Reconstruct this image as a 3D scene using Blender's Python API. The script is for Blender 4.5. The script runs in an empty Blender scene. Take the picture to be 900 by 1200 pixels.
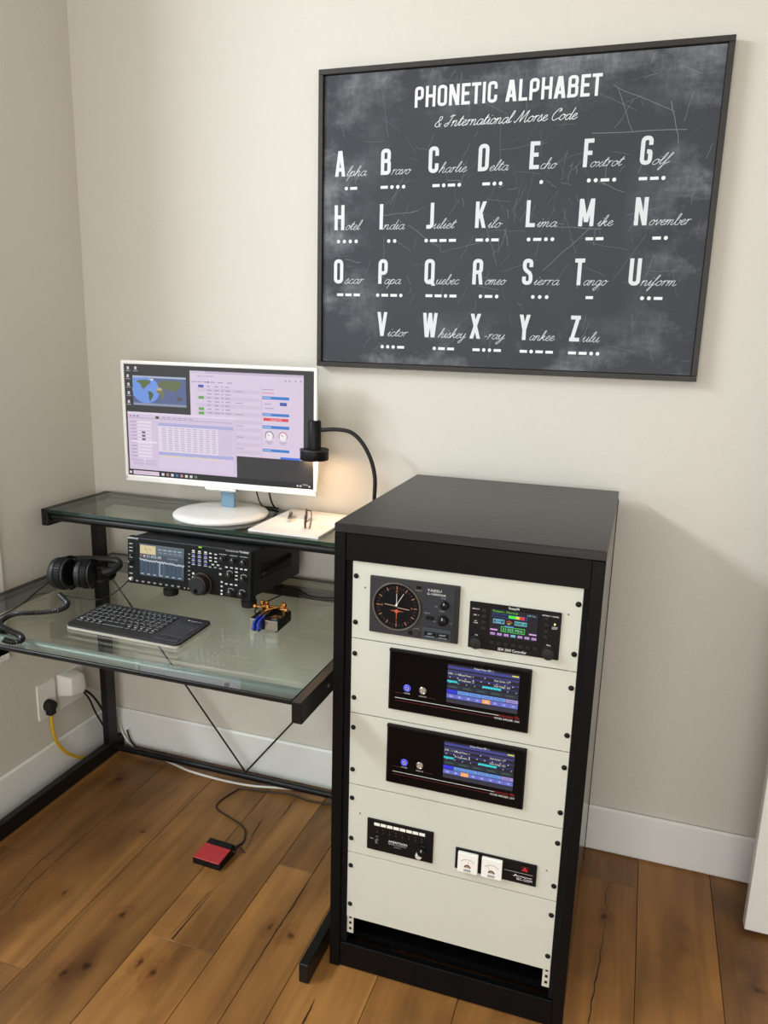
import bpy, bmesh, math, random
from mathutils import Vector, Matrix

S = bpy.context.scene
COL = S.collection
random.seed(7)

# ------------------------------------------------------------------ camera
def set_camera():
    f, yaw, pitch, roll = 908.244, 0.3207, 0.2285, 0.0269
    cy, sy, cp, sp = math.cos(yaw), math.sin(yaw), math.cos(pitch), math.sin(pitch)
    fw = Vector((-sy*cp, cy*cp, -sp)); r = Vector((cy, sy, 0)); u = r.cross(fw)
    c, s = math.cos(roll), math.sin(roll)
    r2 = c*r + s*u; u2 = -s*r + c*u
    cam = bpy.data.cameras.new('camera'); cam.sensor_fit = 'HORIZONTAL'; cam.sensor_width = 36.0
    cam.lens = f/900*36; cam.clip_start = .02
    o = bpy.data.objects.new('camera', cam); COL.objects.link(o)
    m = Matrix((r2, u2, -fw)).transposed().to_4x4(); m.translation = Vector((1.775, -2.1738, 1.5105))
    o.matrix_world = m
    S.camera = o
set_camera()

# ------------------------------------------------------------------ light
S.view_settings.view_transform = 'Standard'
S.view_settings.look = 'None'
S.view_settings.gamma = 1.0
S.view_settings.use_curve_mapping = False
S.view_settings.exposure = 0.0

W = bpy.data.worlds.new('world'); S.world = W; W.use_nodes = True
W.node_tree.nodes['Background'].inputs[0].default_value = (.80, .90, 1.0, 1)
W.node_tree.nodes['Background'].inputs[1].default_value = 1.0

def area(name, loc, target, sx, sy, power, col, spread=180):
    l = bpy.data.lights.new(name, 'AREA'); l.shape = 'RECTANGLE'; l.size = sx; l.size_y = sy
    l.energy = power; l.color = col; l.spread = math.radians(spread)
    o = bpy.data.objects.new(name, l); COL.objects.link(o); o.location = loc
    d = Vector(target) - Vector(loc); o.rotation_euler = d.to_track_quat('-Z', 'Y').to_euler()
    return o
# sky seen through the window in the left wall (outside, above) and an added fill light behind the camera
area('sky_through_window', (-1.35, -2.45, 2.85), (1.6, -2.45, 1.15), 1.9, .34, 132, (.83, .925, 1.0))
area('window_daylight', (-.10, -1.60, 1.70), (2, -1.6, 1.65), 2.0, 1.9, 8, (.95, .98, 1.0))
area('front_fill_light', (1.75, -4.52, 1.55), (1.75, 0, 1.2), 2.3, 1.5, 66, (1.0, .985, .955))

# ------------------------------------------------------------------ materials
def lin(c):
    return tuple(((x/255)/12.92 if x/255 <= .04045 else ((x/255+.055)/1.055)**2.4) for x in c)
MATS = {}
def mat(name, rgb, rough=.5, metal=0., coat=0., spec=.5, emit=None, es=0., bump=None, vary=None, trans=0.):
    if name in MATS: return MATS[name]
    m = bpy.data.materials.new(name); m.use_nodes = True; MATS[name] = m
    nt = m.node_tree; b = nt.nodes['Principled BSDF']
    b.inputs['Base Color'].default_value = (*lin(rgb), 1); b.inputs['Roughness'].default_value = rough
    b.inputs['Metallic'].default_value = metal; b.inputs['Coat Weight'].default_value = coat
    b.inputs['Coat Roughness'].default_value = .12
    b.inputs['Specular IOR Level'].default_value = spec
    b.inputs['Transmission Weight'].default_value = trans
    if emit:
        b.inputs['Emission Color'].default_value = (*lin(emit), 1); b.inputs['Emission Strength'].default_value = es
    if bump or vary:
        tc = nt.nodes.new('ShaderNodeTexCoord'); mp = nt.nodes.new('ShaderNodeMapping')
        nt.links.new(tc.outputs['Object'], mp.inputs[0])
        n = nt.nodes.new('ShaderNodeTexNoise'); nt.links.new(mp.outputs[0], n.inputs['Vector'])
    if bump:
        sc, st, dist, stretch = bump
        mp.inputs['Scale'].default_value = stretch
        n.inputs['Scale'].default_value = sc; n.inputs['Detail'].default_value = 4
        bp = nt.nodes.new('ShaderNodeBump'); bp.inputs['Strength'].default_value = st; bp.inputs['Distance'].default_value = dist
        nt.links.new(n.outputs['Fac'], bp.inputs['Height']); nt.links.new(bp.outputs[0], b.inputs['Normal'])
    if vary:
        sc, rgb2 = vary
        n2 = nt.nodes.new('ShaderNodeTexNoise'); n2.inputs['Scale'].default_value = sc; n2.inputs['Detail'].default_value = 5
        nt.links.new(mp.outputs[0], n2.inputs['Vector'])
        mx = nt.nodes.new('ShaderNodeMix'); mx.data_type = 'RGBA'
        mx.inputs[6].default_value = (*lin(rgb), 1); mx.inputs[7].default_value = (*lin(rgb2), 1)
        nt.links.new(n2.outputs['Fac'], mx.inputs[0]); nt.links.new(mx.outputs[2], b.inputs['Base Color'])
    return m

def print_mat(name, emission=None, rough=.5):
    m = bpy.data.materials.new(name); m.use_nodes = True; nt = m.node_tree; b = nt.nodes['Principled BSDF']
    a = nt.nodes.new('ShaderNodeAttribute'); a.attribute_name = 'ink'
    b.inputs['Roughness'].default_value = rough
    if emission is None:
        nt.links.new(a.outputs['Color'], b.inputs['Base Color'])
    else:
        b.inputs['Base Color'].default_value = (.01, .01, .01, 1)
        b.inputs['Specular IOR Level'].default_value = .3
        nt.links.new(a.outputs['Color'], b.inputs['Emission Color']); b.inputs['Emission Strength'].default_value = emission
    return m
INK = print_mat('printed_ink')
LCD = print_mat('lit_display', 1.0, .35)
MON_LCD = print_mat('lit_monitor_display', .92, .4)

def glass_mat(name, tint):
    m = bpy.data.materials.new(name); m.use_nodes = True; nt = m.node_tree
    for n in list(nt.nodes): nt.nodes.remove(n)
    out = nt.nodes.new('ShaderNodeOutputMaterial'); mx = nt.nodes.new('ShaderNodeMixShader')
    t = nt.nodes.new('ShaderNodeBsdfTransparent'); t.inputs[0].default_value = (*tint, 1)
    g = nt.nodes.new('ShaderNodeBsdfGlossy'); g.inputs['Roughness'].default_value = .015
    fr = nt.nodes.new('ShaderNodeFresnel'); geo = nt.nodes.new('ShaderNodeNewGeometry')
    ior = nt.nodes.new('ShaderNodeMix'); ior.data_type = 'FLOAT'
    ior.inputs[2].default_value = 1.52; ior.inputs[3].default_value = 1/1.52
    nt.links.new(geo.outputs['Backfacing'], ior.inputs[0]); nt.links.new(ior.outputs[0], fr.inputs['IOR'])
    nt.links.new(fr.outputs[0], mx.inputs[0]); nt.links.new(t.outputs[0], mx.inputs[1]); nt.links.new(g.outputs[0], mx.inputs[2])
    nt.links.new(mx.outputs[0], out.inputs[0])
    return m

def wall_mat(name, rgb):
    m = mat(name, rgb, rough=.75, spec=.25)
    nt = m.node_tree; b = nt.nodes['Principled BSDF']
    tc = nt.nodes.new('ShaderNodeTexCoord')
    n = nt.nodes.new('ShaderNodeTexNoise'); n.inputs['Scale'].default_value = 95; n.inputs['Detail'].default_value = 3
    n2 = nt.nodes.new('ShaderNodeTexNoise'); n2.inputs['Scale'].default_value = 30; n2.inputs['Detail'].default_value = 2
    nt.links.new(tc.outputs['Object'], n.inputs['Vector']); nt.links.new(tc.outputs['Object'], n2.inputs['Vector'])
    ad = nt.nodes.new('ShaderNodeMath'); ad.operation = 'ADD'
    nt.links.new(n.outputs['Fac'], ad.inputs[0]); nt.links.new(n2.outputs['Fac'], ad.inputs[1])
    bp = nt.nodes.new('ShaderNodeBump'); bp.inputs['Strength'].default_value = .28; bp.inputs['Distance'].default_value = .004
    nt.links.new(ad.outputs[0], bp.inputs['Height']); nt.links.new(bp.outputs[0], b.inputs['Normal'])
    return m

def wood_mat():
    m = mat('plank_wood', (120, 82, 44), rough=.42, spec=.4); nt = m.node_tree; b = nt.nodes['Principled BSDF']
    N = nt.nodes.new; Lk = nt.links.new
    tc = N('ShaderNodeTexCoord'); oi = N('ShaderNodeObjectInfo')
    off = N('ShaderNodeVectorMath'); off.operation = 'SCALE'; off.inputs[0].default_value = (7.3, 13.1, 3.7)
    Lk(oi.outputs['Random'], off.inputs['Scale'])
    ad = N('ShaderNodeVectorMath'); ad.operation = 'ADD'; Lk(tc.outputs['Object'], ad.inputs[0]); Lk(off.outputs[0], ad.inputs[1])
    def noise(scale, det, st, dist=0.):
        mp = N('ShaderNodeMapping'); mp.inputs['Scale'].default_value = st; Lk(ad.outputs[0], mp.inputs[0])
        n = N('ShaderNodeTexNoise'); n.inputs['Scale'].default_value = scale; n.inputs['Detail'].default_value = det
        n.inputs['Distortion'].default_value = dist; Lk(mp.outputs[0], n.inputs['Vector']); return n
    broad = noise(4.5, 3, (1, .38, 1), .8)
    grain = noise(30, 8, (1, .07, 1), .5)
    fine = noise(150, 4, (1, .03, 1))
    r1 = N('ShaderNodeValToRGB'); Lk(broad.outputs['Fac'], r1.inputs[0])
    e = r1.color_ramp.elements
    e[0].position = .24; e[0].color = (*lin((98, 67, 35)), 1); e[1].position = .72; e[1].color = (*lin((174, 123, 66)), 1)
    el = e.new(.5); el.color = (*lin((146, 101, 53)), 1)
    r2 = N('ShaderNodeValToRGB'); Lk(grain.outputs['Fac'], r2.inputs[0])
    e = r2.color_ramp.elements
    e[0].position = .28; e[0].color = (.62, .59, .55, 1); e[1].position = .62; e[1].color = (1.1, 1.08, 1.05, 1)
    mu = N('ShaderNodeMix'); mu.data_type = 'RGBA'; mu.blend_type = 'MULTIPLY'; mu.inputs[0].default_value = .75
    Lk(r1.outputs[0], mu.inputs[6]); Lk(r2.outputs[0], mu.inputs[7])
    # knots and smoky stains, drawn out along the grain
    gp = N('ShaderNodeNewGeometry')
    dn = N('ShaderNodeTexNoise'); dn.inputs['Scale'].default_value = 22; dn.inputs['Detail'].default_value = 3; Lk(gp.outputs['Position'], dn.inputs['Vector'])
    dc = N('ShaderNodeVectorMath'); dc.operation = 'SUBTRACT'; Lk(dn.outputs['Color'], dc.inputs[0]); dc.inputs[1].default_value = (.5, .5, .5)
    dv = N('ShaderNodeVectorMath'); dv.operation = 'SCALE'; dv.inputs['Scale'].default_value = .06; Lk(dc.outputs[0], dv.inputs[0])
    da = N('ShaderNodeVectorMath'); da.operation = 'ADD'; Lk(gp.outputs['Position'], da.inputs[0]); Lk(dv.outputs[0], da.inputs[1])
    def nearest(points, st):
        sc_ = N('ShaderNodeVectorMath'); sc_.operation = 'MULTIPLY'; Lk(da.outputs[0], sc_.inputs[0]); sc_.inputs[1].default_value = (1, st, 0)
        last = None
        for x, y in points:
            d = N('ShaderNodeVectorMath'); d.operation = 'DISTANCE'; Lk(sc_.outputs[0], d.inputs[0]); d.inputs[1].default_value = (x, y*st, 0)
            if last is None: last = d.outputs['Value']
            else:
                mn = N('ShaderNodeMath'); mn.operation = 'MINIMUM'; Lk(last, mn.inputs[0]); Lk(d.outputs['Value'], mn.inputs[1]); last = mn.outputs[0]
        return last
    kn = nearest([(.783, -.861), (.626, -.898), (.408, -.714), (.6, -.725), (.98, -.633), (1.041, -.638), (.191, -.211), (.441, -.412), (.585, -.941), (.74, -.845), (1.80, -.29), (2.17, -.41), (1.02, -1.05), (.33, -1.3), (1.55, -1.1), (2.4, -.9)], .62)
    sn = nearest([(.372, -.84), (.40, -.50), (.21, -.20), (.60, -.93), (.81, -.80), (1.98, -.36), (2.16, -.35), (1.25, -1.4), (.5, -1.5)], .28)
    rk = N('ShaderNodeValToRGB'); Lk(kn, rk.inputs[0]); e = rk.color_ramp.elements
    e[0].position = .003; e[0].color = (.20, .15, .11, 1); e[1].position = .030; e[1].color = (1, 1, 1, 1)
    el = e.new(.008); el.color = (.60, .50, .40, 1); el = e.new(.014); el.color = (.94, .90, .85, 1); el = e.new(.019); el.color = (.82, .76, .70, 1)
    rs_ = N('ShaderNodeValToRGB'); Lk(sn, rs_.inputs[0]); e = rs_.color_ramp.elements
    e[0].position = .006; e[0].color = (.60, .55, .50, 1); e[1].position = .055; e[1].color = (1, 1, 1, 1)
    m0 = N('ShaderNodeMix'); m0.data_type = 'RGBA'; m0.blend_type = 'MULTIPLY'; m0.inputs[0].default_value = 1.; Lk(mu.outputs[2], m0.inputs[6]); Lk(rs_.outputs[0], m0.inputs[7])
    mk = N('ShaderNodeMix'); mk.data_type = 'RGBA'; mk.blend_type = 'MULTIPLY'; mk.inputs[0].default_value = 1.; Lk(m0.outputs[2], mk.inputs[6]); Lk(rk.outputs[0], mk.inputs[7])
    # tone differs from plank to plank
    hs = N('ShaderNodeHueSaturation'); mr = N('ShaderNodeMapRange'); mr.inputs['To Min'].default_value = .80; mr.inputs['To Max'].default_value = 1.06
    Lk(oi.outputs['Random'], mr.inputs['Value']); Lk(mr.outputs[0], hs.inputs['Value']); hs.inputs['Saturation'].default_value = 1.0
    Lk(mk.outputs[2], hs.inputs['Color']); Lk(hs.outputs[0], b.inputs['Base Color'])
    bp = N('ShaderNodeBump'); bp.inputs['Strength'].default_value = .12; bp.inputs['Distance'].default_value = .002
    Lk(fine.outputs['Fac'], bp.inputs['Height']); Lk(bp.outputs[0], b.inputs['Normal'])
    return m

def chalk_mat():
    """dark slate canvas with pale rubbed patches, stronger towards its border"""
    m = mat('slate_canvas', (62, 66, 74), rough=.62, spec=.3); nt = m.node_tree; b = nt.nodes['Principled BSDF']
    N = nt.nodes.new; Lk = nt.links.new
    tc = N('ShaderNodeTexCoord')
    def noise(scale, det, st, rot=0):
        mp = N('ShaderNodeMapping'); mp.inputs['Scale'].default_value = st; mp.inputs['Rotation'].default_value = (0, rot, 0); Lk(tc.outputs['Object'], mp.inputs[0])
        n = N('ShaderNodeTexNoise'); n.inputs['Scale'].default_value = scale; n.inputs['Detail'].default_value = det; n.inputs['Roughness'].default_value = .65
        Lk(mp.outputs[0], n.inputs['Vector']); return n
    patch = noise(5, 9, (1, 1, 1.4)); weave = noise(70, 4, (1, 1, .25)); weave2 = noise(70, 4, (.25, 1, 1))
    sep = N('ShaderNodeSeparateXYZ'); Lk(tc.outputs['Generated'], sep.inputs[0])
    def edge(o):
        a = N('ShaderNodeMath'); a.operation = 'SUBTRACT'; Lk(o, a.inputs[0]); a.inputs[1].default_value = .5
        c = N('ShaderNodeMath'); c.operation = 'ABSOLUTE'; Lk(a.outputs[0], c.inputs[0]); return c
    ex, ez = edge(sep.outputs['X']), edge(sep.outputs['Z'])
    mxm = N('ShaderNodeMath'); mxm.operation = 'MAXIMUM'; Lk(ex.outputs[0], mxm.inputs[0]); Lk(ez.outputs[0], mxm.inputs[1])
    mr = N('ShaderNodeMapRange'); mr.inputs['From Min'].default_value = .30; mr.inputs['From Max'].default_value = .5; Lk(mxm.outputs[0], mr.inputs['Value'])
    r1 = N('ShaderNodeValToRGB'); Lk(patch.outputs['Fac'], r1.inputs[0]); r1.color_ramp.elements[0].position = .46; r1.color_ramp.elements[1].position = .70
    wv = N('ShaderNodeMath'); wv.operation = 'MULTIPLY'; Lk(weave.outputs['Fac'], wv.inputs[0]); Lk(weave2.outputs['Fac'], wv.inputs[1])
    mul = N('ShaderNodeMath'); mul.operation = 'MULTIPLY'; Lk(r1.outputs[0], mul.inputs[0]); Lk(mr.outputs[0], mul.inputs[1])
    mul2 = N('ShaderNodeMath'); mul2.operation = 'MULTIPLY'; mul2.use_clamp = True; Lk(mul.outputs[0], mul2.inputs[0]); 
    sc = N('ShaderNodeMath'); sc.operation = 'MULTIPLY'; sc.inputs[1].default_value = 3.2; Lk(wv.outputs[0], sc.inputs[0]); Lk(sc.outputs[0], mul2.inputs[1])
    mx = N('ShaderNodeMix'); mx.data_type = 'RGBA'; mx.inputs[6].default_value = (*lin((58, 60, 66)), 1); mx.inputs[7].default_value = (*lin((142, 145, 150)), 1)
    Lk(mul2.outputs[0], mx.inputs[0])
    low = noise(2.2, 3, (1, 1, 1)); hs = N('ShaderNodeHueSaturation'); m2 = N('ShaderNodeMapRange'); m2.inputs['To Min'].default_value = .8; m2.inputs['To Max'].default_value = 1.2
    Lk(low.outputs['Fac'], m2.inputs['Value']); Lk(m2.outputs[0], hs.inputs['Value']); Lk(mx.outputs[2], hs.inputs['Color'])
    Lk(hs.outputs[0], b.inputs['Base Color'])
    return m

M_WALL = wall_mat('wall_paint', (213, 208, 198))
M_TRIM = mat('white_trim', (238, 238, 235), rough=.35)
M_CEIL = mat('ceiling_paint', (235, 232, 225), rough=.9)
M_WOOD = wood_mat()
M_SUB = mat('dark_subfloor', (40, 26, 14), rough=.9)
M_FRAME = mat('black_steel', (14, 14, 14), rough=.40, spec=.36)
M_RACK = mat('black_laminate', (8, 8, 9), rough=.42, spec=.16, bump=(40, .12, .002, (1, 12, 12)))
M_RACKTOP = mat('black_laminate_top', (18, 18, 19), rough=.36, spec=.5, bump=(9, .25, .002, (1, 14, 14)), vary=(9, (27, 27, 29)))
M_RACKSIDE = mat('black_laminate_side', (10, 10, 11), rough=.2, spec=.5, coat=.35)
M_INNER = mat('matte_black', (9, 9, 10), rough=.85, spec=.2)
M_BEIGE = mat('cream_panel_paint', (199, 199, 187), rough=.5, spec=.3)
M_BPLAST = mat('black_plastic', (13, 13, 14), rough=.45, spec=.22)
M_GLOSSB = mat('glossy_black', (5, 5, 6), rough=.18, spec=.16)
M_GREYP = mat('charcoal_plastic', (37, 37, 39), rough=.5)
M_SLATEP = mat('slate_plastic', (50, 55, 63), rough=.45)
M_WPLAST = mat('white_plastic', (236, 234, 228), rough=.3)
M_RUBBER = mat('black_rubber', (14, 14, 14), rough=.7)
M_BLEATHER = mat('black_leatherette', (17, 17, 18), rough=.5, bump=(160, .3, .002, (1, 1, 1)))
M_SILVER = mat('silver_metal', (205, 202, 196), rough=.22, metal=1.)
M_STEEL = mat('brushed_steel', (150, 148, 145), rough=.35, metal=1.)
M_BRASS = mat('polished_brass', (220, 160, 92), rough=.2, metal=1.)
M_BRONZE = mat('brown_trim_rim', (120, 90, 68), rough=.35, metal=.8)
M_BLUE = mat('blue_finger_plastic', (28, 52, 150), rough=.3)
M_RED = mat('red_rubber_tread', (176, 48, 54), rough=.5, bump=(300, .2, .002, (1, 1, 1)))
M_YEL = mat('yellow_cable_jacket', (214, 170, 24), rough=.45)
M_WCAB = mat('white_cable_jacket', (222, 218, 208), rough=.45)
M_PAPER = mat('white_paper', (226, 222, 216), rough=.75)
M_GLASS = glass_mat('clear_desk_glass', (.90, .945, .905))
M_GEDGE = mat('green_glass_edge', (9, 44, 33), rough=.12, spec=.6)
M_CLEAR = glass_mat('clear_blue_acrylic', (.62, .80, .90))
M_LENS = glass_mat('spectacle_lens', (.97, .97, .96))
M_BULB = mat('warm_lamp_diffuser', (255, 235, 200), rough=.5, emit=(255, 214, 160), es=9)
M_TORT = mat('brown_spectacle_frame', (58, 40, 30), rough=.3)
M_CANVAS = chalk_mat()
M_PFRAME = mat('dark_wood_frame', (27, 25, 22), rough=.55, bump=(60, .3, .002, (1, 1, 1)), vary=(25, (42, 36, 30)))

# ------------------------------------------------------------------ mesh helpers
class MB:
    def __init__(self): self.bm = bmesh.new(); self.mi = 0; self.sm = False
    def _tag(self, faces):
        for f in faces: f.material_index = self.mi; f.smooth = self.sm
    def box(self, x0, x1, y0, y1, z0, z1, bev=0., seg=2, M=None):
        t = bmesh.new()
        v = [t.verts.new((x, y, z)) for z in (z0, z1) for y in (y0, y1) for x in (x0, x1)]
        for q in ((0, 2, 3, 1), (4, 5, 7, 6), (0, 1, 5, 4), (2, 6, 7, 3), (0, 4, 6, 2), (1, 3, 7, 5)): t.faces.new([v[i] for i in q])
        if bev > 0: bmesh.ops.bevel(t, geom=list(t.edges), offset=bev, segments=seg, affect='EDGES', profile=.5, clamp_overlap=True)
        return self._merge(t, M)
    def _merge(self, t, M=None):
        if M is not None: bmesh.ops.transform(t, matrix=M, verts=t.verts)
        for f in t.faces: f.material_index = self.mi; f.smooth = self.sm
        me = bpy.data.meshes.new('tmp'); t.to_mesh(me); t.free(); self.bm.from_mesh(me); bpy.data.meshes.remove(me); self.bm.normal_update(); return self
    def lathe(self, prof, seg=24, M=None):
        """profile of (radius, z) turned about z"""
        t = bmesh.new(); rings = []
        for r, z in prof:
            if r < 1e-6: rings.append([t.verts.new((0, 0, z))])
            else: rings.append([t.verts.new((r*math.cos(2*math.pi*k/seg), r*math.sin(2*math.pi*k/seg), z)) for k in range(seg)])
        for a, b in zip(rings, rings[1:]):
            for k in range(seg):
                k2 = (k+1) % seg
                q = [a[k % len(a)], a[k2 % len(a)], b[k2 % len(b)], b[k % len(b)]]
                u = []
                for x in q:
                    if x not in u: u.append(x)
                if len(u) > 2:
                    try: t.faces.new(u)
                    except ValueError: pass
        for ring, fl in ((rings[0], True), (rings[-1], False)):
            if len(ring) > 2: t.faces.new(ring[::-1] if fl else ring)
        bmesh.ops.recalc_face_normals(t, faces=t.faces)
        return self._merge(t, M)
    def cyl(self, p0, p1, r, r1=None, seg=16, bev=0.):
        p0, p1 = Vector(p0), Vector(p1); d = p1-p0; h = d.length; r1 = r if r1 is None else r1
        M = Matrix.Translation(p0) @ d.to_track_quat('Z', 'Y').to_matrix().to_4x4()
        prof = [(r, 0), (r1, h)] if bev <= 0 else [(r-bev, 0), (r, bev), (r1, h-bev), (r1-bev, h)]
        return self.lathe(prof, seg, M)
    def tube(self, pts, r, seg=8, closed=False):
        pts = [Vector(p) for p in pts]; n = len(pts); t = bmesh.new(); rings = []
        tan = [((pts[(i+1) % n] if closed or i < n-1 else pts[i]) - (pts[i-1] if closed or i > 0 else pts[i])).normalized() for i in range(n)]
        up = Vector((0, 0, 1)) if abs(tan[0].z) < .9 else Vector((1, 0, 0))
        nrm = (up - tan[0]*up.dot(tan[0])).normalized()
        for i in range(n):
            nrm = (nrm - tan[i]*nrm.dot(tan[i])).normalized(); bi = tan[i].cross(nrm)
            rr = r[i] if isinstance(r, (list, tuple)) else r
            rings.append([t.verts.new(pts[i] + rr*(math.cos(2*math.pi*k/seg)*nrm + math.sin(2*math.pi*k/seg)*bi)) for k in range(seg)])
        for i in range(n if closed else n-1):
            a, b = rings[i], rings[(i+1) % n]
            for k in range(seg): t.faces.new((a[k], a[(k+1) % seg], b[(k+1) % seg], b[k]))
        if not closed: t.faces.new(rings[0][::-1]); t.faces.new(rings[-1])
        bmesh.ops.recalc_face_normals(t, faces=t.faces)
        return self._merge(t)
    def prism(self, poly, z0, z1, M=None, bev=0.):
        """2-D outline (x, y) raised from z0 to z1"""
        t = bmesh.new(); a = [t.verts.new((x, y, z0)) for x, y in poly]; b = [t.verts.new((x, y, z1)) for x, y in poly]; n = len(poly)
        t.faces.new(a[::-1]); top = t.faces.new(b)
        for k in range(n): t.faces.new((a[k], a[(k+1) % n], b[(k+1) % n], b[k]))
        bmesh.ops.recalc_face_normals(t, faces=t.faces)
        if bev > 0: bmesh.ops.bevel(t, geom=[e for e in top.edges], offset=bev, segments=2, affect='EDGES', profile=.5)
        return self._merge(t, M)
    def build(self, name, mats, parent=None, smooth=False, kind=None):
        me = bpy.data.meshes.new(name)
        if smooth:
            for f in self.bm.faces: f.smooth = True
            for e in self.bm.edges:
                if len(e.link_faces) == 2 and e.calc_face_angle(0) > math.radians(38): e.smooth = False
        self.bm.to_mesh(me); self.bm.free()
        for m in (mats if isinstance(mats, (list, tuple)) else [mats]): me.materials.append(m)
        o = bpy.data.objects.new(name, me); COL.objects.link(o)
        if parent is not None: o.parent = parent
        if kind: o['kind'] = kind
        return o

def thing(name, label, cat, loc=(0, 0, 0), rz=0., group=None):
    o = bpy.data.objects.new(name, None); COL.objects.link(o); o.location = loc; o.rotation_euler = (0, 0, rz)
    o.empty_display_size = .02
    o['label'] = label; o['category'] = cat
    if group: o['group'] = group
    return o
def tag(o, label, cat, group=None):
    o['label'] = label; o['category'] = cat
    if group: o['group'] = group
    return o
def dup(src, loc, parent, name=None):
    o = src.copy(); COL.objects.link(o); o.parent = parent; o.location = loc
    for ch in src.children:
        c = ch.copy(); COL.objects.link(c); c.parent = o
    return o
def rrect(w, h, r, n=4, cx=0, cy=0):
    P = []
    for (sx, sy, a0) in ((1, 1, 0), (-1, 1, 90), (-1, -1, 180), (1, -1, 270)):
        for k in range(n+1):
            a = math.radians(a0 + 90*k/n); P.append((cx + sx*(w/2-r) + r*math.cos(a), cy + sy*(h/2-r) + r*math.sin(a)))
    return P
def smooth_path(P, n=8, closed=False):
    P = [Vector(p) for p in P]; out = []; N = len(P)
    for i in range(N if closed else N-1):
        if closed: a, b, c, d = P[i-1], P[i], P[(i+1) % N], P[(i+2) % N]
        else: a, b, c, d = P[max(i-1, 0)], P[i], P[i+1], P[min(i+2, N-1)]
        for k in range(n):
            t = k/n
            out.append(.5*((2*b) + (c-a)*t + (2*a-5*b+4*c-d)*t*t + (3*b-a-3*c+d)*t**3))
    if not closed: out.append(P[-1])
    return out

# ------------------------------------------------------------------ flat print
_tc = {}
def text_tris(s):
    if s in _tc: return _tc[s]
    c = bpy.data.curves.new('t', 'FONT'); c.body = s; c.size = 1; c.resolution_u = 2
    o = bpy.data.objects.new('t', c); COL.objects.link(o)
    dg = bpy.context.evaluated_depsgraph_get(); me = o.evaluated_get(dg).to_mesh()
    vs = [(v.co.x, v.co.y) for v in me.vertices]; fs = [[vs[i] for i in p.vertices] for p in me.polygons]
    o.evaluated_get(dg).to_mesh_clear(); bpy.data.objects.remove(o); bpy.data.curves.remove(c)
    xs = [v[0] for v in vs] or [0, 1]
    _tc[s] = (fs, min(xs), max(xs)); return _tc[s]
class Print:
    """flat coloured shapes on a plane: origin + u*U + v*V, lifted along N by the layer"""
    def __init__(self, O, U, V, eps=.00012):
        self.O, self.U, self.V = Vector(O), Vector(U), Vector(V); self.N = self.U.normalized().cross(self.V.normalized()); self.eps = eps
        self.v = []; self.f = []; self.c = []
        self.lu, self.lv = self.U.length, self.V.length
    def poly(self, pts, col, layer=1):
        i = len(self.v)
        for u, v in pts: self.v.append(self.O + self.U*u + self.V*v + self.N*(self.eps*layer + 5e-6*(len(self.f) % 14)))
        a = sum(p[0]*q[1]-q[0]*p[1] for p, q in zip(pts, pts[1:]+pts[:1]))
        idx = list(range(i, i+len(pts)))
        self.f.append(idx if a > 0 else idx[::-1]); self.c.append((*lin(col), 1))
    def rect(self, u0, v0, u1, v1, col, layer=1): self.poly([(u0, v0), (u1, v0), (u1, v1), (u0, v1)], col, layer)
    def disc(self, u, v, r, col, layer=1, n=16, a0=0, a1=360):
        """r in metres"""
        P = [(u + r/self.lu*math.cos(math.radians(a0+(a1-a0)*k/n)), v + r/self.lv*math.sin(math.radians(a0+(a1-a0)*k/n))) for k in range(n + (a1-a0 < 360))]
        self.poly(P, col, layer)
    def line(self, pts, w, col, layer=1, closed=False):
        """ribbon of width w (metres) with mitred joints"""
        P = [Vector((p[0]*self.lu, p[1]*self.lv)) for p in pts]; n = len(P); Lf = []; Rt = []
        for i in range(n):
            a = (P[i]-P[i-1]) if (i > 0 or closed) else (P[1]-P[0]); b = (P[(i+1) % n]-P[i]) if (i < n-1 or closed) else a
            if a.length < 1e-9: a = b
            if b.length < 1e-9: b = a
            a = a.normalized(); b = b.normalized(); t = (a+b)
            t = t.normalized() if t.length > 1e-6 else a
            k = max(.45, t.dot(a)); nn = Vector((-t.y, t.x))*(w/2/k)
            Lf.append(P[i]+nn); Rt.append(P[i]-nn)
        for i in range(n if closed else n-1):
            j = (i+1) % n
            self.poly([(q.x/self.lu, q.y/self.lv) for q in (Lf[i], Rt[i], Rt[j], Lf[j])], col, layer)
    def arc(self, u, v, r, a0, a1, w, col, layer=1, n=16):
        self.line([(u + r/self.lu*math.cos(math.radians(a0+(a1-a0)*k/n)), v + r/self.lv*math.sin(math.radians(a0+(a1-a0)*k/n))) for k in range(n+1)], w, col, layer)
    def text(self, s, u, v, h, col, layer=1, align='l', fit=None, shear=0):
        """h = cap height in metres, fit = width in u"""
        fs, x0, x1 = text_tris(s); k = h/.72; ku = k/self.lu
        if fit: ku = fit/(x1-x0)
        w = (x1-x0)*ku; o = u - {'l': 0, 'c': w/2, 'r': w}[align]
        for f in fs: self.poly([(o + (x-x0+shear*y)*ku, v + y*k/self.lv) for x, y in f], col, layer)
    def build(self, name, m, parent):
        me = bpy.data.meshes.new(name); me.from_pydata([tuple(x) for x in self.v], [], self.f)
        at = me.color_attributes.new('ink', 'FLOAT_COLOR', 'CORNER')
        k = 0
        for p, c in zip(me.polygons, self.c):
            for _ in range(p.loop_total): at.data[k].color = c; k += 1
        me.materials.append(m)
        o = bpy.data.objects.new(name, me); COL.objects.link(o); o.parent = parent
        if name in ('printed_lettering', 'key_lettering', 'touchpad_print', 'crack'): o['kind'] = 'stuff'
        return o

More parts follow.
